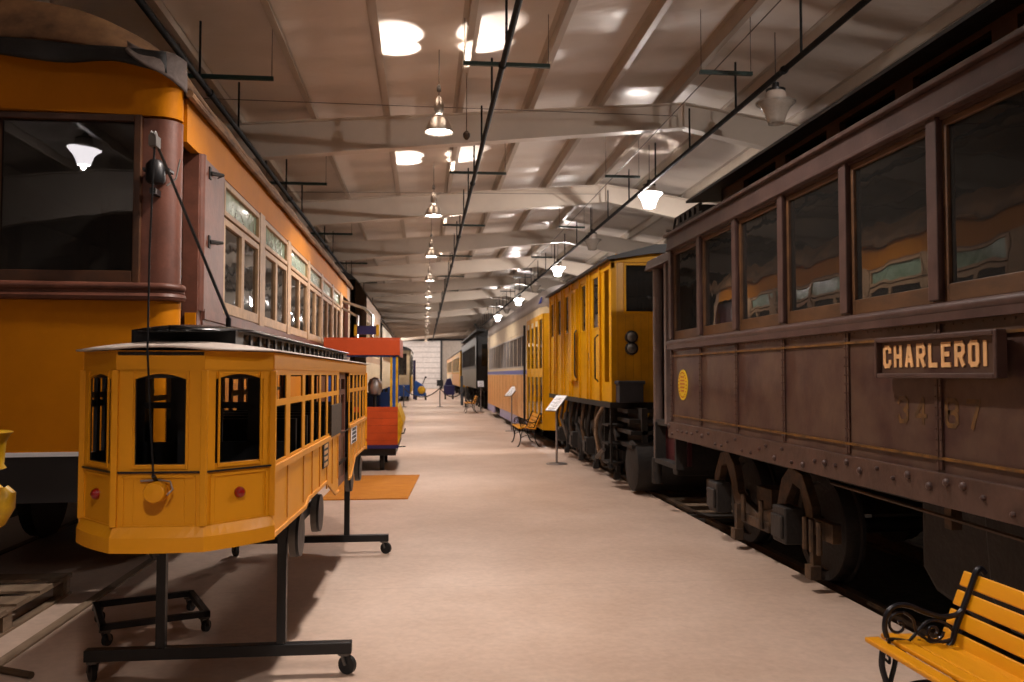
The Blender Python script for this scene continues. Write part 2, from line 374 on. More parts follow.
mb = MB(); mb.box(-2.75, -2.5, YB-.1, YB+.01, 0, 5.7).box(1.92, 2.15, YB-.1, YB+.01, 0, 5.7).box(-2.75, 2.15, YB-.12, YB+.01, 5.6, 5.8)
struct(mb.build('trim_1', 'charcoal'))
# rigid-frame rafters
tn = 2
for k in range(-3, 14):
    y = 14.66+6.52*k
    if y > 99: break
    mb = MB()
    def topz(x): return roofz(x)-.21
    def botz(x): return 6.0-.1*(RX-x) if x < RX else 6.0-.17*(x-RX)
    xs = (XL, RX); 
    mb.prism([(XL, botz(XL)-.35), (-2.75, botz(-2.75)), (RX, botz(RX)), (RX, topz(RX)), (XL, topz(XL))], y-.01, y+.01, 'y')
    mb.prism([(RX, botz(RX)), (XR, botz(XR)-.3), (XR, topz(XR)), (RX, topz(RX))], y-.01, y+.01, 'y')
    for fa, fb in ((lambda x: botz(x) if x > -2.76 else botz(x)-.35*(-2.75-x)/(-2.75-XL), 1), (topz, -1)):
        for a, b in ((XL, -2.75), (-2.75, RX), (RX, XR)):
            za, zb = fa(a), fa(b)
            if a == RX and fb == 1: zb -= .3
            mb.prism([(a, za), (b, zb), (b, zb+.02*fb), (a, za+.02*fb)], y-.11, y+.11, 'y')
    mb.box(RX-.012, RX+.012, y-.11, y+.11, botz(RX), topz(RX))
    mb.box(XL, XL+.35, y-.11, y+.11, -.2, botz(XL)).box(XR-.35, XR, y-.11, y+.11, -.2, botz(XR))
    struct(mb.build('trim_%d' % tn, 'rafter')); tn += 1
# purlins: Z sections running the length of the shed
for x in [-1.9-1.235*k for k in range(6, 0, -1)]+[-1.9+1.235*k for k in range(0, 12)]:
    if abs(x-RX) < .2: x -= .15
    z = roofz(x); mb = MB()
    mb.box(x-.012, x+.012, YF, YB, z-.21, z-.0).box(x-.012, x+.075, YF, YB, z-.215, z-.2).box(x-.075, x+.012, YF, YB, z-.012, z)
    struct(mb.build('trim_%d' % tn, 'purlin')); tn += 1
# heavy dark header pipe just before the back wall
tag(MB().tube([(-6, 97, 5.62), (9.5, 97, 5.62)], .13, 12).build('header_pipe', 'pipe', smooth=True), 'thick dark pipe running across the hall above the far white door', 'pipe')

# ---------------------------------------------------------------- tracks
def track(xc, y0, y1, where, up=0):
    for dx, sd in ((-.72, 'nearer the left wall'), (.72, 'nearer the right wall')):
        x = xc+dx
        o = MB().prism([(x-.065, -.15), (x+.065, -.15), (x+.065, -.135), (x+.01, -.12), (x+.01, -.04), (x+.035, -.03), (x+.035, 0), (x-.035, 0), (x-.035, -.03), (x-.01, -.04), (x-.01, -.12), (x-.065, -.135)], y0, y1, 'y').build('rail', 'timber' if up else 'rust'); o.location.z += up
        tag(o, '%s rail under the %s, the one %s' % ('pale dusty' if up else 'rusty steel', where, sd), 'rail', 'rails')
track(3.89, -5, 98, 'right-hand line of cars')
track(-3.05, -5, 98, 'left-hand line of cars', .012)
tie0 = None
spots = [(3.92, y) for y in [9.0+.55*k for k in range(14)]]
for i, (x, y) in enumerate(spots):
    dx = random.uniform(-.05, .05)
    if tie0 is None: tie0 = MB().box(-.84, 1.1, -.1, .1, -.2, -.045).build('railroad_tie', 'timber', bevel=.01); tag(tie0, '', 'tie', 'ties by the brown car end'); o = tie0; base = o.location.copy()
    else: o = tie0.copy(); COL.objects.link(o)
    o.location = (x+dx, y, base.z-.01)
    o['label'] = 'weathered timber tie bedded beside the floor edge below the right-hand cars'
pl = MB().box(3.06, 3.95, 9.3, 9.75, -.04, -.01).build('steel_plate', 'dull_steel'); tag(pl, 'flat grey plate lying on the ties beside the brown car end', 'plate')

# ---------------------------------------------------------------- ceiling lights
def boost(o, k):
    for q in list(COL.objects):
        if q.parent == o and q.type == 'LIGHT': q.data = q.data.copy(); q.data.energy *= k
def pendant(loc, label, lit=True):
    x, y, z = loc
    r = root('pendant_lamp', loc, label, 'ceiling light', 'aluminium pendant lamps of the left row', local=True)
    MB().lathe([(.205, 0), (.2, .03), (.17, .1), (.13, .19), (.085, .24), (.06, .25)], (0, 0, 0), seg=28, cap=False).build('reflector', 'alu', r, True, solid=.004)
    MB().lathe([(.0, .035), (.15, .04), (.165, .045), (.15, .06), (.0, .065)], (0, 0, -.02), seg=24, cap=False).build('bulb', 'bulb', r)
    MB().lathe([(.045, .27), (.07, .33), (.075, .4), (.06, .45), (.045, .5), (.02, .53)], (0, 0, 0)).build('ballast_housing', 'alu', r, True)
    mb = MB()
    for a in (0, 2.1, 4.2): mb.tube([(.05*math.cos(a), .05*math.sin(a), .24), (.045*math.cos(a), .045*math.sin(a), .3)], .008, 6)
    mb.build('bracket', 'steel', r)
    zt = roofz(x)-z
    MB().tube([(0, 0, .53), (0, 0, zt)], .006, 6).build('suspension_cord', 'wire', r)
    MB().lathe([(.03, .6), (.035, .64), (.02, .7)], (0, 0, 0), seg=12).build('hook', 'dull_steel', r)
    light('lamp_light', 'SPOT', (0, 0, .0), P_DOWN, r, spot_size=math.radians(116), spot_blend=.35, shadow_soft_size=.12)
    for s in (-1, 1):
        for t in (7, 31):
            l = light('lamp_uplight', 'SPOT', (s*.13, -.0, .3), P_UP*.6, r, spot_size=math.radians(36), spot_blend=.35, shadow_soft_size=.03)
            l.rotation_euler = (math.radians(180+t), s*math.radians(26), 0)
    return r
pos = [(.2, 12.2+6.52*k, 5.1) for k in range(13)]
ordn = ['nearest', 'second', 'third', 'fourth', 'fifth', 'sixth', 'seventh', 'eighth', 'ninth', 'tenth', 'eleventh', 'twelfth', 'farthest', 'left of the two before the door,', 'right of the two before the door,']
p0 = pendant(pos[0], 'lit aluminium pendant lamp above the aisle, nearest and largest in its row')
for i in range(1, 13):
    pc = copy_tree(p0, pos[i], label=('lit aluminium pendant lamp above the aisle, %s one back in its row' if i < 13 else 'lit aluminium pendant lamp, %s far away') % ordn[i])
    if i > 12: boost(pc, 3.5)
for y in (5.7, -.8): copy_tree(p0, (.2, y, 5.1), label='lit aluminium pendant lamp of the left row hung %s the camera' % ('above' if y > 0 else 'behind'))

def globe(loc, label, lit, power=None):
    r = root('prismatic_ceiling_lamp', loc, label, 'ceiling light', 'prismatic glass lamps of the right row', local=True)
    MB().lathe([(.12, -.3), (.135, -.24), (.16, -.16), (.2, -.08), (.28, 0)], (0, 0, 0), seg=28, cap=False).build('lamp_shade', 'lit_glass' if lit else 'glass_lamp', r, True, solid=.006)
    MB().lathe([(.285, -.005), (.285, .015), (.16, .03)], (0, 0, 0), seg=28, cap=False).build('rim', 'alu', r, True)
    MB().lathe([(.15, .02), (.15, .13), (.13, .17)], (0, 0, 0)).build('housing', 'offwhite', r, True)
    MB().lathe([(.135, .165), (.14, .2), (.05, .23), (.05, .3)], (0, 0, 0)).build('cap', 'black', r, True)
    MB().lathe([(.0, -.22), (.04, -.18), (.045, -.08), (.03, .0)], (0, 0, 0), seg=14).build('bulb', 'bulb' if lit else 'white', r, True)
    MB().tube([(0, 0, .3), (.0, 0, roofz(loc[0])-loc[2]-.02)], .008, 6).build('hanger_rod', 'wire', r)
    if lit: light('lamp_light', 'POINT', (0, 0, -.33), power or P_GLOBE, r, shadow_soft_size=.05)
    return r
gy = [11.7, 17.9, 24.2, 30.6, 37, 43.6, 50, 56, 62]
for i, y in enumerate(gy):
    globe((5.05 if i == 0 else 4.85, y, 5.53), ('lit white' if i % 2 else 'unlit')+' prismatic glass lamp over the right-hand cars, %s from the front' % (ordn[i] if i else 'the nearest'), bool(i % 2))
globe((-4.6, 92, 5.3), 'added lamp brightening the far door, out of sight behind the left-hand cars', True, 1500)  # added source that whitens the far door, hidden from the camera
globe((5.6, 92, 5.3), 'added lamp brightening the far door, out of sight behind the right-hand cars', True, 1500)  # its added twin on the right, also hidden, for the same end wall
globe((4.9, 5.4, 5.53), 'lit prismatic glass lamp over the brown car, beyond the frame edge', True)
globe((-5.93, -3.0, 5.55), 'lit prismatic glass lamp mirrored in the big orange streetcar window', True, 40)

# ---------------------------------------------------------------- sprinkler pipes, hangers and bars
def pipe_run(x, z, y0, y1, step, off, name):
    r = root('sprinkler_pipe', (x, y0, z), name, 'pipe')
    MB().tube([(x, y0, z), (x, y1, z)], .038, 10).build('pipe_run', 'pipe', r, True)
    y = y0+off; n = 0
    while y < y1 and n < 45:
        MB().tube([(x, y, z+.03), (x, y, z+.72)], .016, 6).build('hanger', 'pipe', r)
        if n % 3 == 0: MB().lathe([(.05, -.03), (.055, 0), (.05, .03)], (x, y+.5, z), 'y', 12).build('coupling', 'pipe', r, True)
        y += step; n += 1
pipe_run(.95, 5.42, 3, 97, 2.17, .3, 'black sprinkler pipe with upright hangers just right of the aisle lamps')
pipe_run(4.52, 5.46, 3, 97, 2.17, .2, 'black sprinkler pipe with upright hangers beside the prismatic glass lamps')
pipe_run(-2.72, 5.18, 3, 97, 2.17, 1.0, 'black sprinkler pipe running above the big orange streetcar roof edge')
def bar(x0, x1, y, z, label):
    r = root('cross_bar', ((x0+x1)/2, y, z), label, 'bar', 'dark green bars hung below the ceiling')
    MB().box(x0, x1, y-.025, y+.025, z-.02, z+.03).build('steel_bar', 'green', r)
    for x in (x0+.02, x1-.02): MB().tube([(x, y, z+.02), (x, y, roofz(x))], .005, 5).build('hanger_wire', 'wire', r)
for k in range(6):
    for nm, x0, x1, z in (('beside the aisle lamps', .5, 1.66, 5.72), ('beside the right-hand glass lamps', 3.72, 4.46, 5.72), ('above the left-hand streetcars', -3.15, -1.95, 5.42)):
        bar(x0, x1, 11.1+6.1*k, z, 'dark green bar hung level %s, %s from the front' % (nm, ordn[k] if k else 'the first'))
for k, (x, z) in enumerate(((3.9, 5.75),)):
    tag(MB().tube([(x, 2, z), (x+.2, 97, z)], .008, 5).build('guy_wire', 'wire'), 'thin wire stretched along the ceiling beside the right pipe', 'wire')
for k, y in enumerate((13.2, 19.7)):
    tag(MB().tube([(-8, y-1.2, 5.45), (4.4, y+1.2, 6.15)], .006, 5).build('bracing_wire', 'wire'), 'thin bracing wire slanting across the ceiling %s the first big rafter' % ('before' if k == 0 else 'behind'), 'wire')
# sprinkler heads / junctions
tag(MB().lathe([(.02, 0), (.05, .04), (.055, .09), (.02, .13)], (.62, 12.6, 5.12), seg=14).tube([(.62, 12.6, 5.24), (.62, 12.6, roofz(.62)-.02)], .006, 6).build('junction_box', 'rust', smooth=True), 'small round junction box hanging beside the nearest aisle lamp', 'box')

# ---------------------------------------------------------------- wheels / trucks
def wheel_mb(x, y, r, w, side):
    """side -1: visible face towards -x"""
    f = side
    return MB().lathe([(r*.18, -.02*1), (r*.2, .0), (r*.55, .03), (r*.8, .02), (r*.82, -.01), (r*.98, -.01), (r, .0), (r, w*.75), (r+.025, w*.8), (r+.025, w), (r*.2, w)], (x, y, r), (-f, 0, 0), 28)
def truck(par, xs, xw, ys, r, xfar, mat='rust'):
    """xs = side-frame plane, xw = wheel face, ys = the two axle positions, xfar = far wheel face"""
    s = 1 if xfar > xw else -1
    y0, y1 = min(ys), max(ys); ym = (y0+y1)/2; a = xs; b = xs+.07*s
    mb = MB()
    for yy, sg in ((y0, 1), (y1, -1)):   # arches rising over each journal
        pts = [(yy-.34*sg, r-.05), (yy-.3*sg, r+.2), (yy-.14*sg, r+.42), (yy+.08*sg, r+.46), (yy+.24*sg, r+.34), (yy+.34*sg, r+.1), (ym, r-.02),
               (ym, r-.12), (yy+.26*sg, r-.03), (yy+.14*sg, r+.2), (yy+.03*sg, r+.33), (yy-.1*sg, r+.3), (yy-.2*sg, r+.12), (yy-.24*sg, r-.05)]
        mb.prism(pts, a, b, 'x')
    mb.box(a, b, y0-.62, y0-.2, r-.02, r+.12).box(a, b, y1+.2, y1+.55, r-.02, r+.12)
    mb.box(a-.02*s, b, ym-.3, ym+.3, r-.14, r-.06)
    for yy in (y0-.5, y0-.38, y0-.27, ym-.2, ym+.2, y1+.3): mb.tube([(a-.04*s, yy, r-.12), (a-.04*s, yy, r+.12)], .022, 8)
    mb.box(b, xfar, ym-.16, ym+.16, r-.02, r+.2)
    t = mb.build('truck_frame', mat, par, bevel=.006)
    for yy in ys:
        MB().box(a-.13*s, a+.02*s, yy-.12, yy+.12, r-.12, r+.16).box(a-.155*s, a-.13*s, yy-.1, yy+.1, r-.08, r+.1).build('journal_box', 'grease', t, bevel=.02)
        wheel_mb(xw, yy, r, .13, -s).build('wheel', 'soot', t, True)
        wheel_mb(xfar, yy, r, .13, s).build('wheel', 'soot', t, True)
        MB().tube([(xw, yy, r), (xfar, yy, r)], .06, 10).build('axle', 'soot', t, True)
        MB().box(a-.03*s, a+.03*s, yy-.38, yy-.32, .12, r).box(a-.06*s, a+.02*s, yy-.4, yy-.3, .1, .2).build('brake_hanger', mat, t)
    return t

# ---------------------------------------------------------------- brown interurban, right
R = root('interurban_car', (3.9, 4, 0), 'dark maroon-brown interurban car with a CHARLEROI board, filling the right side', 'streetcar')
XS, XE, Y0, Y1 = 2.6, 5.2, -4.2, 8.86
posts = [8.8-.94*k for k in range(14)]
holes = [(posts[i+1]+.045, posts[i]-.045, 1.97, 2.9) for i in range(13)]
MB().wall('x', XS+.02, XS+.1, Y0, Y1, 1.1, 2.93, holes).box(XS+.02, XE, Y1-.06, Y1, 1.0, 2.93).box(XS+.02, XE, Y0, Y0+.06, 1.0, 2.93).build('body', 'tuscan', R)
MB().wall('x', XE-.1, XE, Y0, Y1, 1.0, 2.93, holes).build('far_wall', 'tuscan', R)
MB().box(XS+.1, XE-.1, Y0+.06, Y1-.06, .98, 1.06).build('car_floor', 'dark_int', R)
for i in range(13):      # each window: sash and pane
    a, b = posts[i+1]+.045, posts[i]-.045
    w = MB().frame('x', XS+.03, XS+.075, a, b, 1.97, 2.9, .035, .09).build('window', 'brown_sash', R, bevel=.004)
    MB().box(XS+.048, XS+.054, a+.035, b-.035, 2.06, 2.865).build('pane', 'glass', w)
    w = MB().frame('x', XE-.08, XE-.03, a, b, 1.97, 2.9, .035, .09).build('window', 'brown_sash', R)
    MB().box(XE-.056, XE-.05, a+.035, b-.035, 2.06, 2.865).build('pane', 'glass', w)
for y in posts:
    MB().box(XS-.005, XS+.03, y-.045, y+.045, 1.98, 2.93).build('window_post', 'tuscan_trim', R, bevel=.006)
# belt rail, beading
MB().lathe([(.03, Y0), (.03, Y1)], (XS+.0, 0, 1.935), 'y', 12).box(XS-.02, XS+.03, Y0, Y1, 1.87, 1.93).build('belt_rail', 'tuscan_trim', R, True)
MB().box(XS-.015, XS+.03, Y0, Y1, 2.93, 3.07).box(XS-.05, XS+.05, Y0, Y1+.02, 3.07, 3.1).box(XS-.03, XS+.03, Y0, Y1, 2.92, 2.945).build('letterboard', 'tuscan_trim', R, bevel=.006)
MB().box(XE-.03, XE+.02, Y0, Y1, 2.93, 3.1).build('letterboard', 'tuscan_trim', R)
# panel joints and rivets
mb = MB()
for y in posts[::1]:
    MB().box(XS+.008, XS+.03, y-.028, y+.028, 1.12, 1.86).build('joint_strip', 'tuscan', R)
mb = MB()
for y in posts:
    for k in range(13):
        for d in (-.018, .018): mb.lathe([(.007, 0), (.004, .005)], (XS+.009, y+d, 1.16+k*.055), (-1, 0, 0), 6)
    mb.box(XS+.004, XS+.012, y-.003, y+.003, 1.12, 1.86)
yy = Y0
while yy < Y1: mb.lathe([(.006, 0), (.003, .004)], (XS+.02, yy, 1.855), (-1, 0, 0), 6); yy += .075
o = mb.build('rivets', 'sill_brown', R); o['kind'] = 'stuff'
for z in (1.17, 1.79): MB().box(XS+.004, XS+.009, Y0, Y1-.12, z, z+.014).box(XS+.013, XS+.021, Y0, Y1-.12, z, z+.014).build('gold_stripe', 'gold', R)
mb = MB(); mb.box(XS-.012, XS+.03, Y0, Y1, .94, 1.105)
mb.build('side_sill', 'sill_brown', R, bevel=.004)
random.seed(3)
mb = MB(); y = Y0+.1
while y < Y1:
    z = random.choice([.985, 1.03, 1.065]); rr = random.choice([.014, .014, .022])
    mb.lathe([(rr, 0), (rr, .008), (rr*.7, .016), (0, .02)], (XS-.012, y, z), (-1, 0, 0), 8, cap=False); y += random.uniform(.12, .2)
mb.build('bolts', 'tuscan_trim', R, True)['kind'] = 'stuff'
# roof: lower deck curve, clerestory, upper deck with board
mb = MB()
prof = [(XS-.04, 3.1), (XS+.1, 3.17), (XS+.35, 3.25), (XS+.5, 3.28), (XE-.5, 3.28), (XE-.1, 3.17), (XE+.04, 3.1)]
mb.prism(prof, Y0, Y1+.02, 'y'); mb.build('lower_roof', 'canvas_dark', R)
MB().wall('x', XS+.42, XS+.47, Y0, Y1-.5, 3.25, 3.5, [(posts[i+1]+.1, posts[i]-.1, 3.32, 3.45) for i in range(1, 13)]).wall('x', XE-.47, XE-.42, Y0, Y1-.5, 3.25, 3.5, []).box(XS+.42, XE-.42, Y1-.55, Y1-.5, 3.25, 3.5).build('clerestory', 'brown_frame', R)
mb = MB(); mb.prism([(XS+.24, 3.475), (XS+.24, 3.5), (XS+.7, 3.62), (3.9, 3.68), (XE-.7, 3.62), (XE-.24, 3.5), (XE-.24, 3.475), (3.9, 3.55)], Y0, Y1+.12, 'y')
mb.build('upper_roof', 'canvas_dark', R)
mb = MB(); mb.box(XS+.3, XS+.95, Y1-.05, Y1+.0, 3.27, 3.3)
for k in range(5): mb.box(XS+.1, XS+.4, Y1-.1-.16*k, Y1-.02-.16*k, 3.15, 3.29)
mb.box(XS+.08, XS+.13, Y1-.9, Y1+.0, 3.14, 3.2).tube([(XS+.1, Y1+.0, 3.12), (XS+.08, Y1+.3, 3.2), (XS+.18, Y1+.45, 3.22)], .014, 6).tube([(XS+.12, Y1-.75, 3.3), (XS+.12, Y1+.1, 3.3), (XS+.12, Y1+.2, 3.15)], .014, 6)
mb.build('roof_step', 'soot', R)
# CHARLEROI board
sb = MB().box(XS-.045, XS, 3.56, 4.54, 1.605, 1.785).build('destination_board', 'tuscan', R)
MB().frame('x', XS-.075, XS-.02, 3.53, 4.56, 1.585, 1.805, .024).build('board_moulding', 'tuscan_trim', sb, bevel=.006)
for ch, l in letters('CHARLEROI', (XS-.046, 4.505, 1.638), .125, .054, .0285, .024, (0, -1, 0), (-.004, 0, 0)):
    l.build('letter', 'letter', sb)
for txt, yl in (('34', 4.49), ('87', 4.055)):
    for ch, l in letters(txt, (XS+.0195, yl, 1.335), .15, .085, .06, .024, (0, -1, 0), (-.0015, 0, 0)): l.build('numeral', 'gold_faint', R)
em = MB().lathe([(.155, 0), (.155, .006)], (XS+.02, 8.42, 1.5), (-1, 0, 0), 36).build('round_emblem', 'emblem', R)
mb = MB()
for k in range(22):
    a = 2*PI*k/22; mb.box(XS+.008, XS+.0135, 8.42+.125*math.cos(a)-.007, 8.42+.125*math.cos(a)+.007, 1.5+.125*math.sin(a)-.007, 1.5+.125*math.sin(a)+.007)
for k, (w, z) in enumerate(((.05, 1.58), (.065, 1.545), (.07, 1.51), (.065, 1.475), (.05, 1.44))): mb.box(XS+.008, XS+.0135, 8.42-w, 8.42+w, z-.008, z+.008)
mb.build('emblem_marks', 'emblem_red', em)
# vestibule at the far end
MB().box(XS+.12, XE-.12, Y1, 9.95, 1.02, 1.08).build('platform', 'soot', R)
MB().prism([(XS+.06, 2.86), (XS+.1, 2.98), (3.2, 3.08), (3.9, 3.12), (XE-.5, 3.08), (XE-.1, 2.98), (XE-.06, 2.86)], Y1, 10.08, 'y').build('platform_roof', 'tuscan_trim', R)
vp = MB().tube([(XS+.16, 9.85, .62), (XS+.16, 9.85, 2.9)], .055, 12).box(XS+.1, XS+.22, 9.3, 9.38, 1.05, 2.9).build('corner_post', 'grey_post', R, True)
MB().wall('x', XS+.22, XS+.26, 8.9, 9.8, .62, 2.9, [(9.0, 9.32, 1.75, 2.75), (9.4, 9.72, 1.75, 2.75)]).build('vestibule_door', 'maroon', R)
for a in (9.0, 9.4): MB().box(XS+.235, XS+.245, a, a+.32, 1.75, 2.75).build('pane', 'glass', R)
MB().wall('y', 9.9, 9.95, XS+.22, XE-.2, 1.05, 2.9, [(2.95, 3.5, 1.9, 2.75), (3.62, 4.2, 1.9, 2.75), (4.35, 4.9, 1.9, 2.75)]).build('end_wall', 'tuscan', R)
MB().box(XS+.1, XS+.6, 9.0, 9.75, .58, .63).box(XS+.1, XS+.6, 8.95, 9.0, .58, 1.05).box(XS+.1, XS+.6, 9.75, 9.8, .58, 1.05).build('entrance_step', 'soot', R)
MB().tube([(XS+.12, 8.92, 1.15), (XS+.05, 8.92, 1.2), (XS+.05, 8.92, 1.95), (XS+.12, 8.92, 2.0)], .012, 8).build('grab_rail', 'grey_post', R, True)
MB().box(3.75, 4.05, 9.95, 10.45, .62, .86).box(3.7, 4.1, 10.35, 10.5, .58, .9).build('coupler', 'soot', R, bevel=.02)
MB().box(3.0, 3.4, 9.9, 10.1, .4, .62).tube([(2.78, 10.0, .3), (2.78, 10.0, .62)], .06, 10).build('fender_bracket', 'soot', R, bevel=.02)
truck(R, 2.88, 3.1, (6.42, 7.95), .42, 4.68)
truck(R, 2.86, 3.1, (-2.9, -1.4), .42, 4.68)
MB().box(XS+.35, XE-.35, Y0, Y1, .84, .98).build('underframe', 'soot', R)
MB().prism([(4.15, .92), (5.0, .92), (5.0, .42), (4.86, .3), (4.4, .22), (4.22, .4)], 3.05, 3.6, 'x').build('gear_case', 'soot', R, bevel=.04)
mb = MB()
mb.prism([(3.3, .92), (4.2, .92), (4.15, .45), (4.0, .32), (3.55, .32), (3.4, .4)], 2.9, 3.4, 'x').build('motor_case', 'soot', R, bevel=.03)
mb = MB().box(2.85, 3.5, 2.2, 3.1, .35, .9)
for k in range(11): mb.box(2.83, 2.86, 2.24, 3.06, .38+k*.045, .4+k*.045)
mb.build('resistor_grid', 'grease', R)
mb = MB().tube([(2.78, 1.6, .83), (2.78, 2.6, .8), (2.78, 3.6, .83), (2.78, 5.6, .86)], .012, 6)
for y in (1.8, 2.75, 3.4, 4.3): mb.box(2.78, 2.84, y-.03, y+.03, .78, .98)
mb.tube([(2.76, 3.0, .95), (2.76, 3.0, .7), (2.8, 2.9, .6)], .02, 8)
mb.build('brake_rigging', 'rust', R, True)
# interior seats visible through the glass
for k in range(12):
    y = posts[k]-.45
    MB().box(XS+.15, XS+1.0, y-.05, y+.05, 1.45, 2.1).box(XS+.15, XS+1.0, y-.4, y, 1.4, 1.5).build('passenger_seat', 'brown_frame', R)

# ---------------------------------------------------------------- big orange streetcar, left
L_ = root('streetcar', (-3.05, 13, 0), 'big orange streetcar with brown posts and stained-glass transoms, at the left edge', 'streetcar')
LS, LW, LY0, LY1 = -1.75, -4.35, 6.2, 20.3
sets = [(7.6, 9.2), (9.5, 11.05), (11.33, 12.97), (13.2, 14.72), (14.9, 16.44), (16.62, 18.0)]
hl = [(a, b, 2.16, 3.3) for a, b in sets]+[(6.34, 6.74, 1.1, 3.32), (18.65, 19.9, 1.1, 3.32)]
MB().wall('x', LS-.08, LS, 7.6, LY1, 2.08, 3.36, hl).build('window_wall', 'brown_post', L_)
MB().wall('x', LW, LW+.08, 6.5, LY1, 2.08, 3.36, [(a, b, 2.16, 3.3) for a, b in sets]).build('window_wall', 'brown_post', L_)
MB().wall('x', LS-.08, LS, LY0+.25, LY1, 1.07, 2.08, [(6.34, 6.74, 1.1, 2.2), (18.65, 19.9, 1.1, 2.2)]).box(LW, LW+.08, 6.5, LY1, 1.07, 2.08).box(LW, LS, LY1-.06, LY1, 1.07, 3.36).build('side_panel', 'orange', L_)
def corner(z0, z1, ins=0, a0=0, a1=90):   # rounded body corner and curved dash, as one outline in plan
    pts = []
    for k in range(9):
        a = math.radians(a0+(a1-a0)*k/8); pts.append((LS-.14-ins+(.14)*math.cos(a), LY0+.14-(.14)*math.sin(a)))
    return pts
outer = corner(0, 0)+[(-3.05, LY0-.08), (LW+.22, LY0)]
inner = [(LS-.08, LY0+.3)]
dash = outer+[(LW, LY0+.25), (LW+.05, LY0+.3), (LW+.27, LY0+.06), (-3.05, LY0-.02), (LS-.25, LY0+.06), (LS-.1, LY0+.16), (LS-.06, LY0+.24)]
MB().prism(dash, 1.07, 2.14, 'z').build('front_dash', 'orange', L_, True)
post = corner(0, 0)+[(LS-.27, LY0), (LS-.27, LY0+.08), (LS-.2, LY0+.1), (LS-.1, LY0+.2), (LS-.08, LY0+.26)]
MB().prism(post, 2.2, 3.42, 'z').build('corner_post', 'brown_post', L_, True)
bl = [(p[0]+.015, p[1]-.015) for p in corner(0, 0)]
MB().tube([(p[0], p[1], 2.22) for p in bl]+[(-3.05, LY0-.1, 2.22), (LW, LY0, 2.22)], .028, 10).tube([(p[0], p[1], 2.15) for p in bl]+[(-3.05, LY0-.09, 2.15), (LW, LY0, 2.15)], .03, 8).tube([(p[0]-.02, p[1]+.02, 2.185) for p in bl]+[(-3.05, LY0-.07, 2.185), (LW, LY0+.02, 2.185)], .035, 8).build('belt_moulding', 'brown_post', L_, True)
# front windows
for k, (a, b) in enumerate(((-2.99, -1.99), (-4.0, -3.07))):
    w = MB().frame('y', LY0-.03, LY0+.06, a, b, 2.2, 3.438, .05, .13).build('front_window', 'brown_frame', L_, bevel=.006)
    MB().box(a+.055, b-.055, LY0+.01, LY0+.016, 2.33, 3.39).build('pane', 'glass_flat', w)
MB().box(-3.09, -2.97, LY0-.04, LY0+.06, 2.2, 3.438).build('window_post', 'brown_frame', L_)
hb = [(p[0], p[1]) for p in corner(0, 0)]+[(-3.05, LY0-.1), (LW+.22, LY0), (LW+.2, LY0+.1), (-3.05, LY0+.02), (LS-.3, LY0+.1), (LS-.1, LY0+.3)]
MB().prism(hb, 3.44, 3.87, 'z').build('header_band', 'orange', L_, True)
MB().box(LS-.06, LS+.005, LY0+.22, LY1-.7, 3.32, 3.64).box(LW, LW+.06, LY0+.22, LY1, 3.32, 3.64).build('letterboard', 'orange', L_)
MB().box(LS-.06, LS+.005, LY1-.7, LY1, 3.32, 3.64).build('letterboard_end', 'beige', L_)
# door bay
MB().box(LS-.11, LS+.005, 6.76, 6.9, 1.07, 3.33).box(LS-.02, LS+.008, 6.9, 7.6, 2.1, 3.33).tube([(LS-.01, 6.84, 2.1), (LS-.01, 6.84, 3.33)], .05, 10).build('door_pillar', 'brown_post', L_, True)
MB().box(LS-.55, LS-.5, 6.3, 7.1, 1.1, 3.35).build('vestibule_partition', 'dark_int', L_)
MB().box(LS-.3, LS-.27, 6.5, 6.56, 1.1, 3.35).build('door_leaf', 'brown_frame', L_)
for z in (2.68, 3.24):
    MB().prism([(7.05, z-.05), (7.1, z-.05), (7.1, z+.05), (7.05, z+.05)], LS+.005, LS+.02, 'x').tube([(LS+.02, 7.08, z), (LS+.1, 7.14, z), (LS+.02, 7.3, z+.01)], [.02, .014, .004], 6).build('hinge_bracket', 'grease', L_)
for a, b in sets:
    z1 = 2.95
    w = MB().frame('x', LS-.05, LS+.012, a, b, 3.0, 3.3, .045).build('transom_window', 'tan_frame', L_, bevel=.004)
    MB().box(LS-.025, LS-.019, a+.045, b-.045, 3.045, 3.255).build('pane', 'stained', w)
    m_ = (a+b)/2
    for c, d in ((a, m_), (m_, b)):
        w = MB().frame('x', LS-.05, LS+.008, c, d, 2.14, 2.98, .06, .1).build('sash_window', 'tan_frame', L_, bevel=.004)
        MB().box(LS-.025, LS-.019, c+.06, d-.06, 2.24, 2.92).build('pane', 'glass_clear', w)
for a, b in zip([s[1] for s in sets], [s[0] for s in sets[1:]]+[18.3]):
    MB().box(LS-.02, LS+.015, a+.02, b-.02, 2.12, 3.33).build('window_post', 'tan_frame', L_)
MB().box(LS-.02, LS+.03, 6.9, LY1, 2.04, 2.12).box(LS-.0, LS+.015, 6.9, LY1, 1.94, 2.04).build('belt_rail', 'brown_post', L_)
MB().box(LS-.04, LS+.004, 18.1, 18.62, 2.12, 3.33).box(LS-.04, LS+.004, 19.95, LY1, 2.12, 3.33).build('end_pillar', 'tan_frame', L_)
MB().box(LS-.2, LS-.15, 18.65, 19.9, 1.1, 3.3).build('rear_door', 'maroon', L_)
MB().prism([(p[0]+.004, p[1]-.004) for p in corner(0, 0)]+[(-3.05, LY0-.09), (LW, LY0-.005), (LW, LY0+.05), (-3.05, LY0), (LS-.3, LY0+.1), (LS-.05, LY0+.3)], 1.04, 1.07, 'z').box(LS-.02, LS+.01, LY0+.25, LY1, 1.04, 1.07).build('white_line', 'white', L_)
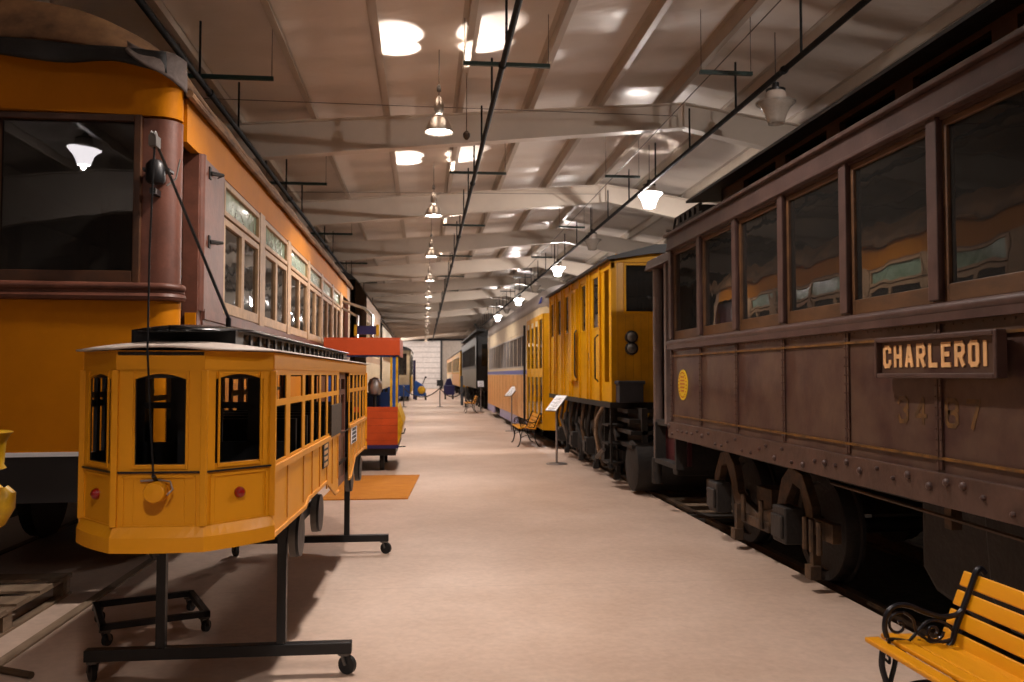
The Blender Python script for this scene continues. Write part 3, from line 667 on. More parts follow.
MB().prism([(p[0]-.03, p[1]+.03) for p in corner(0, 0)]+[(-3.05, LY0-.04), (LW, LY0+.03), (LW, LY0+.3), (LS-.3, LY0+.3)], .72, 1.04, 'z').box(LS-.1, LS-.03, LY0+.25, LY1, .8, 1.04).build('lower_skirt', 'charcoal', L_)
MB().box(LW+.1, LS-.1, LY0+.3, LY1, .98, 1.05).build('car_floor', 'soot', L_)
# roof
def roof_fn(u, v):
    t = u*2-1; y = LY0-.16+(LY1-LY0+.2)*v
    d = (y-(LY0-.16)); k = min(1, max(0, d/.55)); dome = math.sqrt(max(0, 1-(1-k)**2.4)); 
    narrow = 1-.08*(1-k)**2
    x = -3.05+t*1.36*narrow; arch = (1-abs(t)**2.2)**.7 if abs(t) < 1 else 0
    return (x, y, 3.64+.57*arch*(.12+.88*dome)+(.05+.14*arch)*(1-k)+.012*math.sin(y*5)*math.cos(t*7))
MB().grid(roof_fn, 26, 90).build('roof', 'canvas', L_, True, solid=-.03)
MB().tube([(LS+.05, y, 3.64-.006*math.sin(y*4)) for y in [LY0+.1+k*.35 for k in range(41)]], .028, 8).build('roof_gutter', 'canvas', L_, True)
mb = MB()
mb.grid(lambda u, v: (-4.2+2.42*u, LY0-.17-.03*math.sin(u*23)*v-.02, 3.96-.13*u-.12*v+.02*math.sin(u*17)*v), 40, 4)
mb.build('roof_edge_canvas', 'canvas_dark', L_, True, solid=.02)
mb = MB()
mb.grid(lambda u, v: (-2.04+.36*u, LY0-.2+.16*u*u-.05*v+.03*math.sin(5*u+3*v), 3.9-.1*u-.22*v*(.4+.6*u)-.02*math.sin(6*u)), 10, 8)
mb.build('torn_roof_flap', 'flap', L_, True, solid=.012)
# marker lamp bracket on the corner post
mk = MB().lathe([(.05, -.07), (.065, -.05), (.065, .06), (.04, .09)], (-1.86, LY0-.12, 3.0), seg=14).box(-1.95, -1.77, LY0-.12, LY0-.0, 3.02, 3.04).box(-1.9, -1.86, LY0-.12, LY0+.02, 2.86, 2.9).build('marker_lamp', 'black', L_, True)
MB().tube([(-1.79, LY0-.1, 2.92), (-1.74, LY0-.06, 2.98), (-1.72, LY0-.04, 3.12)], .006, 6).build('lamp_hook', 'dull_steel', mk)
truck(L_, -1.98, -2.26, (9.0, 10.7), .42, -3.84, 'soot')
truck(L_, -1.98, -2.26, (16.0, 17.7), .42, -3.84, 'soot')
for k in range(7):
    y = 8.2+1.7*k
    MB().box(-2.9, -1.95, y-.05, y+.05, 1.5, 2.2).box(-2.9, -1.95, y-.45, y, 1.45, 1.53).build('passenger_seat', 'dark_int', L_)

# ---------------------------------------------------------------- scale model streetcar on rolling stand
TR = root('model_streetcar', (-1.068, 3.6, 0), 'yellow-orange wooden model streetcar with an open window front, mounted on the black stand', 'model streetcar', local=True, rz=-.0226)
hw, fx, cy, LEN = .403, .176, .25, 4.98
zb, zt, zw0, zw1, zbelt = .885, 1.70, 1.235, 1.605, 1.205
def facet(p, q, z0, z1, th, mb, holes=()):
    """vertical panel from plan point p to q, outward to the right of p->q"""
    P = Vector((p[0], p[1], 0)); Q = Vector((q[0], q[1], 0)); u = (Q-P); ln = u.length; u.normalize(); n = Vector((u.y, -u.x, 0))
    mt = Matrix(((u.x, n.x, 0, P.x), (u.y, n.y, 0, P.y), (0, 0, 1, 0), (0, 0, 0, 1)))
    us = sorted(set([0, ln]+[h for H in holes for h in H[:2]]))
    for a, b in zip(us, us[1:]):
        m = (a+b)/2; hs = sorted([(H[2], H[3]) for H in holes if H[0] <= m <= H[1]]); z = z0
        for c, d in hs+[(z1, z1)]:
            if c-z > 1e-4: mb.box(a, b, -th, 0, z, c, mt)
            z = max(z, d)
    return mt, ln
ring = [(-hw, cy), (-fx, 0), (fx, 0), (hw, cy)]
ringB = [(hw, LEN-cy), (fx, LEN), (-fx, LEN), (-hw, LEN-cy)]
fm = []
for rg in (ring, ringB):
    mb = MB(); mi = MB(); arcs = []
    for A, B in zip(rg, rg[1:]):
        ln = (Vector(B)-Vector(A)).length; e = .075 if abs(A[1]-B[1]) < .01 else .052
        mt, _ = facet(A, B, zb+.06, zt-.075, .012, mb, [(e, ln-e, zw0, zw1)]); fm.append((mt, ln))
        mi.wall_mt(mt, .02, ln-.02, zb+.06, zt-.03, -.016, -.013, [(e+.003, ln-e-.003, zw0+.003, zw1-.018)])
        ma = MB(); arcs.append(ma)
        for x0, sg in ((e, 1), (ln-e, -1)):
            w = (ln-2*e)/2
            ma.prism([(x0, zw1+.001), (x0, zw1-.022)]+[(x0+sg*w*t, zw1-.022+.022*math.sin(t*PI/2)) for t in (.2, .4, .6, .8, 1)], -.012, 0, 'y', mt)
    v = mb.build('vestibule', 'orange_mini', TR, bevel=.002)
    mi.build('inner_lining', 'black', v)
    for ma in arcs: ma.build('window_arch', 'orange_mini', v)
# rounded apron and fascia at each end
def offs(rg, d):
    """outline pushed outward by d, mitred at the corners"""
    P = [Vector(p) for p in rg]; n = [Vector(((b-a).y, -(b-a).x)).normalized() for a, b in zip(P, P[1:])]
    out = [P[0]+n[0]*d]
    for i in range(1, len(P)-1): m = (n[i-1]+n[i]).normalized(); out.append(P[i]+m*(d/max(.3, m.dot(n[i]))))
    return out+[P[-1]+n[-1]*d]
for rg in (ring, ringB):
    mb = MB(); A = offs(rg, .004); B = offs(rg, .02); I = offs(rg, -.015); n = 10; low = []; up = []; base = []
    for i in range(3):
        for k in range(n+(i == 2)):
            t = k/n; nrm = Vector(((A[i+1]-A[i]).y, -(A[i+1]-A[i]).x)).normalized()
            low.append(B[i].lerp(B[i+1], t)+nrm*.014*math.sin(PI*t)); up.append(A[i].lerp(A[i+1], t))
    for i in range(3):
        for k in range(n+(i == 2)): base.append(I[i].lerp(I[i+1], k/n))
    for p, q, c, d in zip(low, low[1:], base[1:], base):
        mb.strip([[(p.x, p.y, zb), (q.x, q.y, zb), (q.x, q.y, zb+.06), (p.x, p.y, zb+.06)], [(p.x, p.y, zb), (q.x, q.y, zb), (c.x, c.y, zb), (d.x, d.y, zb)]])
    for p, d, c in ((low[0], base[0], up[0]), (low[-1], base[-1], up[-1])): mb.strip([[(p.x, p.y, zb), (p.x, p.y, zb+.06), (c.x, c.y, zb+.1), (d.x, d.y, zb+.1), (d.x, d.y, zb)]])
    for p, q, c, d in zip(low, low[1:], up[1:], up): mb.strip([[(p.x, p.y, zb+.06), (q.x, q.y, zb+.06), (c.x, c.y, zb+.1), (d.x, d.y, zb+.1)]])
    bmesh.ops.remove_doubles(mb.bm, verts=mb.bm.verts, dist=1e-5); mb.build('apron', 'orange_mini', TR)
    mb = MB()
    for A, B in zip(rg, rg[1:]): facet(A, B, zt-.075, zt, .02, mb); facet(A, B, zt-.085, zt-.075, .028, mb)
    mb.build('fascia', 'orange_mini', TR)
mb = MB()
for A, B in list(zip(ring, ring[1:])):
    mt, ln = facet(A, B, 0, .0001, .001, MB())
    mb.box(-.002, ln+.002, 0, .007, zbelt-.004, zbelt+.004, mt)
mb.box(hw, hw+.005, cy, LEN-cy, zbelt-.034, zbelt-.027)
mb.build('black_line', 'black', TR)
# corner mouldings and inset panel outlines
for x, y in ring+ringB: MB().box(x-.013, x+.013, y-.013, y+.013, zb+.1, zt-.08).build('corner_moulding', 'orange_mini', TR, bevel=.004)
mb = MB()
for mt, ln in fm[:3]:
    for a, b, c, d in ((.03, .038, .99, 1.19), (ln-.038, ln-.03, .99, 1.19), (.03, ln-.03, 1.182, 1.19), (.03, ln-.03, .986, .992)): mb.box(a, b, 0, .005, c, d, mt)
    for a, b, c, d in ((.062, .07, zw0-.01, zw1+.01), (ln-.07, ln-.062, zw0-.01, zw1+.01), (.062, ln-.062, zw0-.016, zw0-.008)): mb.box(a, b, 0, .006, c, d, mt)
mb.build('panel_moulding', 'orange_mini', TR)
# sides: s measured from front corner
def S_(s): return cy+s
wins = [(.02, .31), (.42, .78), (.87, 1.09), (1.18, 1.4), (1.47, 1.71), (1.79, 1.98), (2.07, 2.25), (3.09, 3.33), (3.41, 3.62), (3.69, 3.9), (4.0, 4.2), (4.27, 4.42)]
L0 = LEN-2*cy
hs = []
for a, b in wins: hs += [(S_(a), S_(b), 1.215, 1.46), (S_(a), S_(b), 1.49, 1.6)]
def side_prof(z_top):
    return [(S_(0), z_top), (S_(0), .885), (S_(.9), .875), (S_(.99), .905), (S_(1.73), .905), (S_(2.2), .765), (S_(2.36), .765), (S_(2.36), z_top)]
for sd in (1, -1):
    x1 = hw*sd; x0 = x1-.006*sd
    mb = MB(); lo, hi = min(x0, x1), max(x0, x1)
    hs2 = hs+[(S_(2.36), S_(3.04), .7, 1.62)]
    mb.wall('x', lo, hi, S_(0), S_(L0), 1.17, 1.625, hs2)
    mb.prism(side_prof(1.17), lo, hi, 'x')
    mb.prism([(S_(3.04), 1.17), (S_(3.04), .765), (S_(3.2), .765), (S_(3.5), .905), (S_(L0), .9), (S_(L0), 1.17)], lo, hi, 'x')
    mb.box(lo-.004, hi+.004, S_(0), S_(L0), 1.625, 1.70)
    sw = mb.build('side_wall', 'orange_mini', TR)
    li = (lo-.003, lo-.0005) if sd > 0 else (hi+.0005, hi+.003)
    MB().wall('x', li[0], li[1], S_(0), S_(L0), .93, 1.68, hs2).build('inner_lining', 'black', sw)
    mb = MB()
    for s in (.0, .36, .83, 1.13, 1.43, 1.75, 2.02, 2.31, 3.06, 3.37, 3.66, 3.95, 4.23): mb.box(x1-.002, x1+.006*sd, S_(s)-.012, S_(s)+.012, .92 if s < 1.7 or s > 3.4 else .87, 1.17)
    mb.box(x1-.002, x1+.012*sd, S_(0), S_(2.36), 1.172, 1.2).box(x1-.002, x1+.012*sd, S_(3.04), S_(L0), 1.172, 1.2)
    mb.prism([(S_(0), .885), (S_(.9), .875), (S_(.99), .905), (S_(1.73), .905), (S_(2.2), .765), (S_(2.36), .765), (S_(2.36), .785), (S_(2.2), .785), (S_(1.73), .925), (S_(.99), .925), (S_(.9), .895), (S_(0), .905)], x1, x1+.008*sd, 'x')
    mb.prism([(S_(3.04), .765), (S_(3.2), .765), (S_(3.5), .905), (S_(L0), .9), (S_(L0), .92), (S_(3.5), .925), (S_(3.2), .785), (S_(3.04), .785)], x1, x1+.008*sd, 'x')
    mb.build('side_battens', 'orange_pale', TR)
    # centre door
    mb = MB(); a, b = S_(2.37), S_(3.03); xa, xb = sorted((x1-.05*sd, x1-.03*sd))
    for k in range(2):
        u0 = a+(b-a)*k/2; u1 = a+(b-a)*(k+1)/2
        mb.frame('x', xa, xb, u0+.005, u1-.005, .77, 1.62, .05).box(xa, xb, u0+.05, u1-.05, 1.12, 1.17).box(xa, xb, u0+.05, u1-.05, 1.45, 1.49)
    d = mb.build('centre_door', 'brown_post', TR)
    MB().box(xa+.005, xb-.005, a+.05, b-.05, .8, 1.13).build('door_panel', 'brown_frame', d)
MB().prism([(x*.95, y+.02) for x, y in ring]+[(x*.95, y-.02) for x, y in ringB], .93, .95, 'z').build('floor_deck', 'dark_int', TR)
mb = MB()
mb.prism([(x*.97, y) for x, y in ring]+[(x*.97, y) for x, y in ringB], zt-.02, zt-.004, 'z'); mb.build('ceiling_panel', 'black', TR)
# interior partitions and posts, black
mb = MB()
for y in (.62,):
    for x in (-.3, -.12, .06, .24): mb.box(x-.03, x+.03, y, y+.02, .95, 1.68)
    mb.box(-.4, .4, y, y+.02, 1.44, 1.47).box(-.4, .4, y, y+.02, .95, 1.28)
mb.box(-.02, .02, .3, .34, .95, 1.66)
for k in range(8): mb.box(-.4, -.385, .35+k*.09, .385+k*.09, 1.2, 1.62)
mb.box(-.4, -.385, .3, 1.1, 1.5, 1.525).box(-.4, -.385, .3, 1.1, .95, 1.26)
mb.build('inner_partition', 'black', TR)
mb = MB()
for k in range(9): mb.box(-.34, .34, 1.2+k*.38, 1.24+k*.38, .95, 1.36)
mb.build('seat_row', 'black', TR)
# roofs
pr = [(x*1.06, y-.03) for x, y in ring]+[(x*1.06, y+.03) for x, y in ringB]
mb = MB()
def rf(u, v):
    t = u*2-1; y = -.03+(LEN+.06)*v; d = min(y+.03, LEN+.03-y)
    w = (fx*1.06+(hw-fx)*1.06*min(1, max(0, d/(cy+.0))))
    return (t*w, y, zt+.002+.042*(1-t*t)*min(1, .25+d/.35))
mb.grid(rf, 12, 60).build('roof_sheet', 'offwhite', TR, True, solid=-.006)
mz0, mz1 = zt+.038, zt+.1
MB().wall('x', .215, .225, .3, LEN-.3, mz0-.02, mz1, [(.45+k*.2, .6+k*.2, mz0, mz1-.008) for k in range(20)]).wall('x', -.225, -.215, .3, LEN-.3, mz0-.02, mz1, [(.45+k*.2, .6+k*.2, mz0, mz1-.008) for k in range(20)]).box(-.22, .22, .3, .31, mz0-.02, mz1).box(-.22, .22, LEN-.31, LEN-.3, mz0-.02, mz1).box(-.015, .015, .3, LEN-.3, mz0, mz1).build('monitor_wall', 'black', TR)
def mf(u, v):
    t = u*2-1; y = .1+(LEN-.2)*v; d = min(y-.1, LEN-.1-y); w = .27*min(1, math.sqrt(max(0, d/.35)))+.001
    return (t*w, y, mz1+.022*(1-t*t)-(.02*max(0, 1-d/.3)))
MB().grid(mf, 10, 60).build('monitor_roof', 'black_gloss', TR, True, solid=-.008)
# headlight, lenses, plates, trolley pole
h = MB().lathe([(.034, 0), (.042, .01), (.042, .06), (.038, .068), (.0, .072)], (0, .0, 1.13), (0, -1, 0), 26, cap=False).build('headlight', 'orange_mini', TR, True)
MB().tube([(-.07, -.008, 1.172), (.0, -.012, 1.176), (.05, -.02, 1.17), (.065, -.035, 1.14), (.05, -.06, 1.12)], .004, 6).build('headlight_bracket', 'steel', h, True)
for mt, ln in (fm[0], fm[2]):
    c = mt @ Vector((ln/2, 0, 1.105)); n = (mt.to_3x3() @ Vector((0, 1, 0)))
    MB().lathe([(.024, 0), (.024, .008), (.018, .02), (.006, .026)], c, tuple(n), 20).build('marker_lens', 'red_lens', TR, True)
o = MB().box(hw, hw+.015, S_(1.86), S_(2.4), 1.19, 1.4).build('side_box', 'speckle', TR)
def plate(s0, s1, z0, z1, m):
    o = MB().box(hw+.004, hw+.01, S_(s0), S_(s1), z0, z1).build('lettered_plate', m, TR)
    mb = MB(); n = 4
    for k in range(n):
        z = z1-(k+.5)*(z1-z0)/n; s = s0+.04
        while s < s1-.06: mb.box(hw+.01, hw+.0115, S_(s), S_(s)+.035, z-.011, z+.011); s += .052
    mb.build('text_marks', 'charcoal' if m == 'white' else 'letter', o)
plate(1.53, 1.76, 1.02, 1.17, 'grease'); plate(3.15, 3.55, 1.04, 1.17, 'white')
pb = MB().tube([(.02, 1.0, 1.75), (.02, 1.0, 1.9)], .014, 8).box(-.03, .07, .93, 1.07, 1.79, 1.81).build('trolley_base', 'black', TR, True)
MB().tube([(.02, 1.0, 1.9), (-.03, .0-.02, 2.56)], [.009, .006], 8).build('trolley_pole', 'black', TR, True)
MB().lathe([(.012, -.012), (.02, -.008), (.014, 0), (.02, .008), (.012, .012)], (-.03, -.04, 2.575), 'x', 14).box(-.045, -.015, -.06, .0, 2.53, 2.575).build('trolley_wheel', 'dull_steel', TR, True)
MB().tube([(-.03, -.03, 2.54), (-.036, -.05, 2.1), (-.034, -.06, 1.7), (-.02, -.05, 1.4), (-.008, -.045, 1.195)], .0045, 6).tube([(-.008, -.045, 1.195), (-.008, -.01, 1.175)], .009, 6).build('trolley_rope', 'black', TR, True)
# little trucks
for yc in (1.52, 4.1):
    t = MB().box(.3, .33, yc-.5, yc+.5, .74, .79).box(-.33, -.3, yc-.5, yc+.5, .74, .79).box(-.33, .33, yc-.06, yc+.06, .76, .9).build('truck_frame', 'black', TR)
    for yy in (yc-.37, yc+.37):
        for sd in (1, -1):
            MB().lathe([(.02, 0), (.05, -.004), (.085, .0), (.115, .0), (.115, .045), (.02, .045)], (.385*sd, yy, .735), (-sd, 0, 0), 24).build('wheel', 'black', t, True)
            MB().lathe([(.118, 0), (.118, .035)], (.37*sd, yy, .735), (-sd, 0, 0), 24, cap=False).build('tyre', 'dull_steel', t, True)

# rolling stand
ST = root('rolling_stand', (-1.05, 6.2, 0), 'black steel rolling stand on casters carrying the model streetcar', 'stand')
def caster(par, x, y, r=.045, ang=0, ztop=.12):
    d = Vector((math.cos(ang), math.sin(ang), 0)); n = Vector((-d.y, d.x, 0)); c = Vector((x, y, r))+d*.02
    mb = MB()
    for s in (-1, 1):
        p = c+n*s*.022
        mb.tube([(p.x, p.y, p.z), (x+n.x*s*.022, y+n.y*s*.022, ztop-.01)], .009, 6)
    mb.lathe([(.035, 0), (.035, .012)], (x, y, ztop-.013), seg=12)
    f = mb.build('caster_fork', 'dull_steel', par, True)
    MB().lathe([(r*.35, -.014), (r, -.013), (r, .013), (r*.35, .014)], c, tuple(n), 22).build('caster_wheel', 'rubber', f, True)
for yb, x0, x1, pxs in ((4.7, -1.75, -.38, (-1.37, -.75)), (7.78, -1.68, -.31, (-1.3, -.68))):
    MB().box(x0, x1, yb-.03, yb+.03, .11, .17).build('base_beam', 'black', ST, bevel=.003)
    for px in pxs:
        MB().box(px-.024, px+.024, yb-.024, yb+.024, .17, .862).build('post', 'black', ST, bevel=.003)
    MB().box(pxs[0]-.05, pxs[1]+.05, yb-.03, yb+.03, .83, .862).build('top_beam', 'black', ST)
    for x in (x0+.04, x1-.04): caster(ST, x, yb, .05, -.5 if x > -1 else 2.2, .112)

# low dolly
DL = root('low_dolly', (-1.72, 5.66, 0), 'low empty black dolly frame on four casters, behind the stand at the left', 'dolly', local=True, rz=.42)
w2, l2 = .31, .3
MB().box(-w2, w2, -l2, -l2+.035, .1, .135).box(-w2, w2, l2-.035, l2, .1, .135).build('cross_rail', 'black', DL)
MB().box(-w2, -w2+.035, -l2, l2, .1, .135).box(w2-.035, w2, -l2, l2, .1, .135).build('side_rail', 'black', DL)
for x in (-w2+.03, w2-.03):
    for y in (-l2+.03, l2-.03): caster(DL, x, y, .035, .8, .1)

# ---------------------------------------------------------------- yellow casting, pallet and pipe at the left edge
HY = root('yellow_machine', (-2.12, 4.02, 0), 'chipped yellow iron machine with a flared cup, cut by the left edge', 'machine')
MB().lathe([(.2, 0), (.2, .03), (.06, .06), (.05, .5), (.05, .95), (.08, 1.0)], (-2.15, 4.02, 0), seg=20).build('pedestal', 'bright_yellow', HY, True)
MB().lathe([(.09, 1.175), (.115, 1.185), (.105, 1.2), (.112, 1.3), (.13, 1.335), (.14, 1.345), (.13, 1.35), (.09, 1.34)], (-1.965, 4.0, 0), seg=24).build('flared_cup', 'bright_yellow', HY, True)
MB().tube([(-2.15, 4.02, .98), (-2.05, 4.01, 1.06), (-1.97, 4.0, 1.18)], [.05, .045, .04], 12).tube([(-1.94, 4.0, 1.18), (-1.9, 3.99, 1.12), (-1.855, 3.98, 1.09)], [.025, .025, .02], 10).build('arm', 'bright_yellow', HY, True)
MB().tube([(-1.84, 3.98, 1.1), (-1.825, 3.98, 1.08), (-1.835, 3.98, 1.03), (-1.87, 3.98, .97), (-1.93, 3.98, .93), (-2.0, 3.99, .92), (-2.1, 4.0, .95)], [.022, .035, .045, .048, .045, .04, .03], 12).build('curved_hook', 'bright_yellow', HY, True)
PL = root('pallet', (-2.7, 6.0, 0), 'weathered timber pallet lying in front of the big orange streetcar', 'pallet')
for k in range(6): MB().box(-3.6, -2.56, 4.75+k*.33, 4.95+k*.33, .135, .152).build('deck_board', 'timber', PL)
for x in (-2.62, -3.1, -3.56):
    for z in (0, .12): MB().box(x-.02, x+.06, 4.75, 6.6, z, z+.015).build('stringer', 'timber', PL)
    for y in (4.82, 5.65, 6.53): MB().box(x-.02, x+.05, y-.06, y+.06, .015, .12).build('block', 'timber', PL)
tag(MB().tube([(-2.7, 5.12, .02), (-2.05, 4.78, .02)], .02, 8).build('steel_tube', 'rust', smooth=True), 'short rusty tube lying on the floor beside the pallet', 'tube')

# ---------------------------------------------------------------- mat
tag(MB().prism([(-1.3, 11.1), (-.2, 11.1), (-.06, 13.7), (-1.25, 13.7)], .001, .014, 'z').build('floor_mat', 'doormat'), 'rectangular orange-brown coir mat on the floor behind the model streetcar', 'mat')

# ---------------------------------------------------------------- red-orange little trolley booth
K = root('trolley_booth', (-1.0, 15.2, 0), 'small red-orange open trolley booth with blue and yellow corner posts', 'booth')
kx0, kx1, ky0, ky1 = -1.62, -.43, 14.3, 16.3
MB().box(kx0, kx1, ky0, ky0+.04, .44, 1.07).build('front_panel', 'kiosk_boards', K)
MB().box(kx1-.04, kx1, ky0+.04, ky1, .44, 1.07).box(kx0, kx0+.04, ky0+.04, ky1, .44, 1.07).build('side_panel', 'bright_yellow', K)
MB().box(kx0-.03, kx1+.03, ky0-.03, ky0+.02, 1.93, 2.19).build('header', 'redorange', K, bevel=.004)
MB().box(kx0-.03, kx1+.03, ky0-.03, ky1+.03, 2.19, 2.22).box(kx1, kx1+.03, ky0, ky1, 1.93, 2.19).box(kx0-.03, kx0, ky0, ky1, 1.93, 2.19).build('roof', 'redorange', K)
for q in ((kx1-.09, ky0), (kx0+.04, ky0), (kx1-.09, ky1-.05), (kx0+.04, ky1-.05)): MB().box(q[0], q[0]+.05, q[1], q[1]+.05, 1.07, 1.93).build('blue_post', 'blue', K)
for q in ((kx1-.13, .035), (kx1-.038, .038), (kx0, .038)): MB().box(q[0], q[0]+q[1], ky0+.005, ky0+.06, 1.07, 1.93).build('yellow_post', 'bright_yellow', K)
MB().box(kx0, kx1, ky0+.0, ky0+.05, 1.9, 1.93).build('lintel', 'blue', K)
MB().prism([(kx1, 1.05), (kx1+.09, .8), (kx1+.03, .5), (kx1, .44)], ky0+.1, ky1-.1, 'y').build('side_bulge', 'bright_yellow', K)
MB().box(kx0, kx1+.01, ky0-.005, ky1, .38, .44).build('blue_sill', 'navy', K)
MB().box(kx0+.03, kx1-.03, ky0+.03, ky1, .26, .38).build('underframe', 'black', K)
MB().box(kx0+.04, kx1-.14, ky0+.6, ky0+.64, .45, 1.3).build('inner_counter', 'blue', K)
MB().box(kx0+.04, kx1-.04, ky0+.04, ky1, .44, .47).build('booth_floor', 'dark_int', K)
for x in (kx0+.15, kx1-.3):
    for y in (14.55, 15.9): MB().lathe([(.03, 0), (.17, 0), (.17, .07), (.03, .07)], (x, y, .17), 'x', 22).build('wheel', 'soot', K, True)
MB().tube([(kx1, 14.6, .6), (kx1+.1, 14.55, .62), (kx1+.12, 14.5, .7)], .012, 6).tube([(kx1, 14.4, .4), (kx1+.13, 14.35, .41)], .01, 6).build('step_lever', 'black', K)
ob = root('silver_machine', (-.83, 14.72, .47), 'silver metal machine seen inside the red-orange booth opening', 'machine')
MB().lathe([(.02, 1.24), (.09, 1.27), (.12, 1.34), (.125, 1.44), (.09, 1.53), (.02, 1.56)], (-.83, 14.72, 0), seg=20).build('housing', 'steel', ob, True)
MB().tube([(-.83, 14.72, .47), (-.83, 14.72, 1.25)], .03, 8).build('stem', 'black', ob)
tag(MB().lathe([(.18, .47), (.17, .9), (.15, 1.2), (.13, 1.45), (.09, 1.58), (.03, 1.66)], (-1.12, 14.7, 0), seg=16).build('cloth_bundle', 'brown_bundle', smooth=True), 'dark brown cloth bundle standing inside the red-orange booth', 'bundle')
sg = root('sign_board', (-1.12, 15.6, 2.22), 'navy sign board with yellow ends standing on the red-orange booth roof', 'sign')
MB().box(-1.2, -.84, 15.4, 15.5, 2.33, 2.48).build('board', 'navy', sg)
for x in (-1.22, -.83): MB().box(x-.025, x+.025, 15.38, 15.52, 2.3, 2.5).build('end_block', 'bright_yellow', sg); MB().box(x-.02, x+.0, 15.44, 15.46, 2.22, 2.31).build('post', 'cream', sg)
MB().tube([(-1.78, 18.6, 3.2), (-1.2, 17.4, 2.95), (-1.0, 16.8, 2.75), (-.98, 16.25, 2.3)], .03, 8).tube([(-1.78, 18.4, 3.05), (-1.3, 17.0, 2.75), (-1.25, 16.2, 2.25)], .025, 8).build('bent_tube_rail', 'steel', L_, True)

# ---------------------------------------------------------------- second and third cars on the left track
def plain_car(name, label, xs, xfar, y0, y1, zb_, zb2, zw0, zw1, ze, zr, wn, wall, low, roofm, trim, frontdark=None, bands=()):
    s = 1 if xfar > xs else -1
    r = root(name, ((xs+xfar)/2, (y0+y1)/2, 0), label, 'streetcar')
    n = wn; pit = (y1-y0-1.6)/n; hol = [(y0+.8+pit*k+.1, y0+.8+pit*(k+1)-.1, zw0, zw1) for k in range(n)]
    a, b = sorted((xs, xs+.07*s)); c, d = sorted((xfar, xfar-.07*s)); lo, hi = sorted((xs, xfar))
    MB().wall('x', a, b, y0, y1, zb2, ze, hol).build('upper_wall', wall, r); MB().wall('x', c, d, y0, y1, zb2, ze, hol).build('upper_wall', wall, r)
    MB().box(a, b, y0, y1, zb_, zb2).build('lower_panel', low, r); MB().box(c, d, y0, y1, zb_, zb2).build('lower_panel', low, r)
    for ye in (y0, y1-.06):
        MB().wall('y', ye, ye+.06, lo, hi, zb_, ze, [(lo+.25, lo+.95, zw0, zw1), (lo+1.05, hi-1.05, zw0, zw1), (hi-.95, hi-.25, zw0, zw1)]).build('end_wall', frontdark or wall, r)
        MB().box(lo+.2, hi-.2, ye+.02, ye+.03, zw0, zw1).build('end_glass', 'glass', r)
    for k, h in enumerate(hol):
        w = MB().frame('x', min(xs-.01*s, xs+.04*s), max(xs-.01*s, xs+.04*s), h[0], h[1], h[2], h[3], .05).build('window', trim, r)
        MB().box(min(xs+.02*s, xs+.03*s), max(xs+.02*s, xs+.03*s), h[0]+.05, h[1]-.05, h[2]+.05, h[3]-.05).build('pane', 'glass_clear', w)
    m = (lo+hi)/2
    prof = [(lo-.06, ze), (lo+.1, ze+(zr-ze)*.45), (lo+.5, ze+(zr-ze)*.85), (m, zr), (hi-.5, ze+(zr-ze)*.85), (hi-.1, ze+(zr-ze)*.45), (hi+.06, ze)]
    MB().prism(prof, y0-.1, y1+.1, 'y').build('roof', roofm, r, True)
    for z0, z1, mm in bands: MB().box(min(xs-.012*s, xs), max(xs-.012*s, xs), y0, y1, z0, z1).build('stripe', mm, r)
    xw = xs+.5*s; xf = xfar-.5*s
    truck(r, xs+.25*s, xw, (y0+2.0, y0+3.7), .42, xf, 'soot'); truck(r, xs+.25*s, xw, (y1-3.7, y1-2.0), .42, xf, 'soot')
    MB().box(lo+.3, hi-.3, y0+.1, y1-.1, zb_-.1, zb_+.03).build('underframe', 'soot', r)
    return r
C2 = plain_car('streetcar', 'tall cream car with dark roof and dark end, behind the big orange streetcar', -1.75, -4.35, 21.6, 34.5, 1.0, 2.0, 2.2, 3.3, 4.0, 4.3, 9, 'beige', 'cream', 'canvas_dark', 'cream', 'dark_int')
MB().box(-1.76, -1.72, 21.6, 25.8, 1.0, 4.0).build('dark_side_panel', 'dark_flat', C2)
C3 = plain_car('streetcar', 'cream car at left, next one beyond the tall dark-ended car', -1.75, -4.35, 36, 49.5, 1.0, 2.0, 2.2, 3.2, 3.7, 4.05, 9, 'cream', 'cream', 'charcoal', 'beige')
C4 = plain_car('streetcar', 'small white-fronted car with a yellow dash, far down the left side', -.8, -3.3, 52, 62, .5, 1.5, 1.6, 2.9, 3.1, 3.4, 6, 'cream', 'bright_yellow', 'charcoal', 'black')
MB().box(-3.2, -.85, 51.9, 52, .3, 1.0).build('blue_apron', 'blue', C4)

# ---------------------------------------------------------------- yellow work car, right
G = root('work_locomotive', (3.9, 14.5, 0), 'yellow wooden work car with a flat grey roof, behind the brown interurban', 'work car')
gx0, gx1, gy0, gy1 = 2.6, 5.2, 11.65, 17.45
gh = [(16.85, 17.25, 2.35, 3.05), (15.95, 16.4, 2.35, 3.05), (15.1, 15.5, 2.35, 3.05), (13.5, 13.88, 2.3, 3.08), (12.5, 12.92, 2.3, 3.1), (11.8, 12.1, 1.5, 3.14)]
MB().wall('x', gx0, gx0+.07, gy0, gy1, 1.22, 3.2, gh).wall('x', gx1-.07, gx1, gy0, gy1, 1.22, 3.2, gh[:5]).box(gx0, gx1, gy1-.06, gy1, 1.22, 3.2).build('side_wall', 'yellow', G)
e0, e1 = 2.78, 3.28
MB().wall('y', gy0, gy0+.06, gx0+.07, gx1-.07, 1.22, 3.3, [(e0, e1, 2.46, 3.17), (3.6, 4.2, 2.46, 3.17), (4.52, 5.02, 2.46, 3.17)]).build('end_wall', 'loco_boards', G)
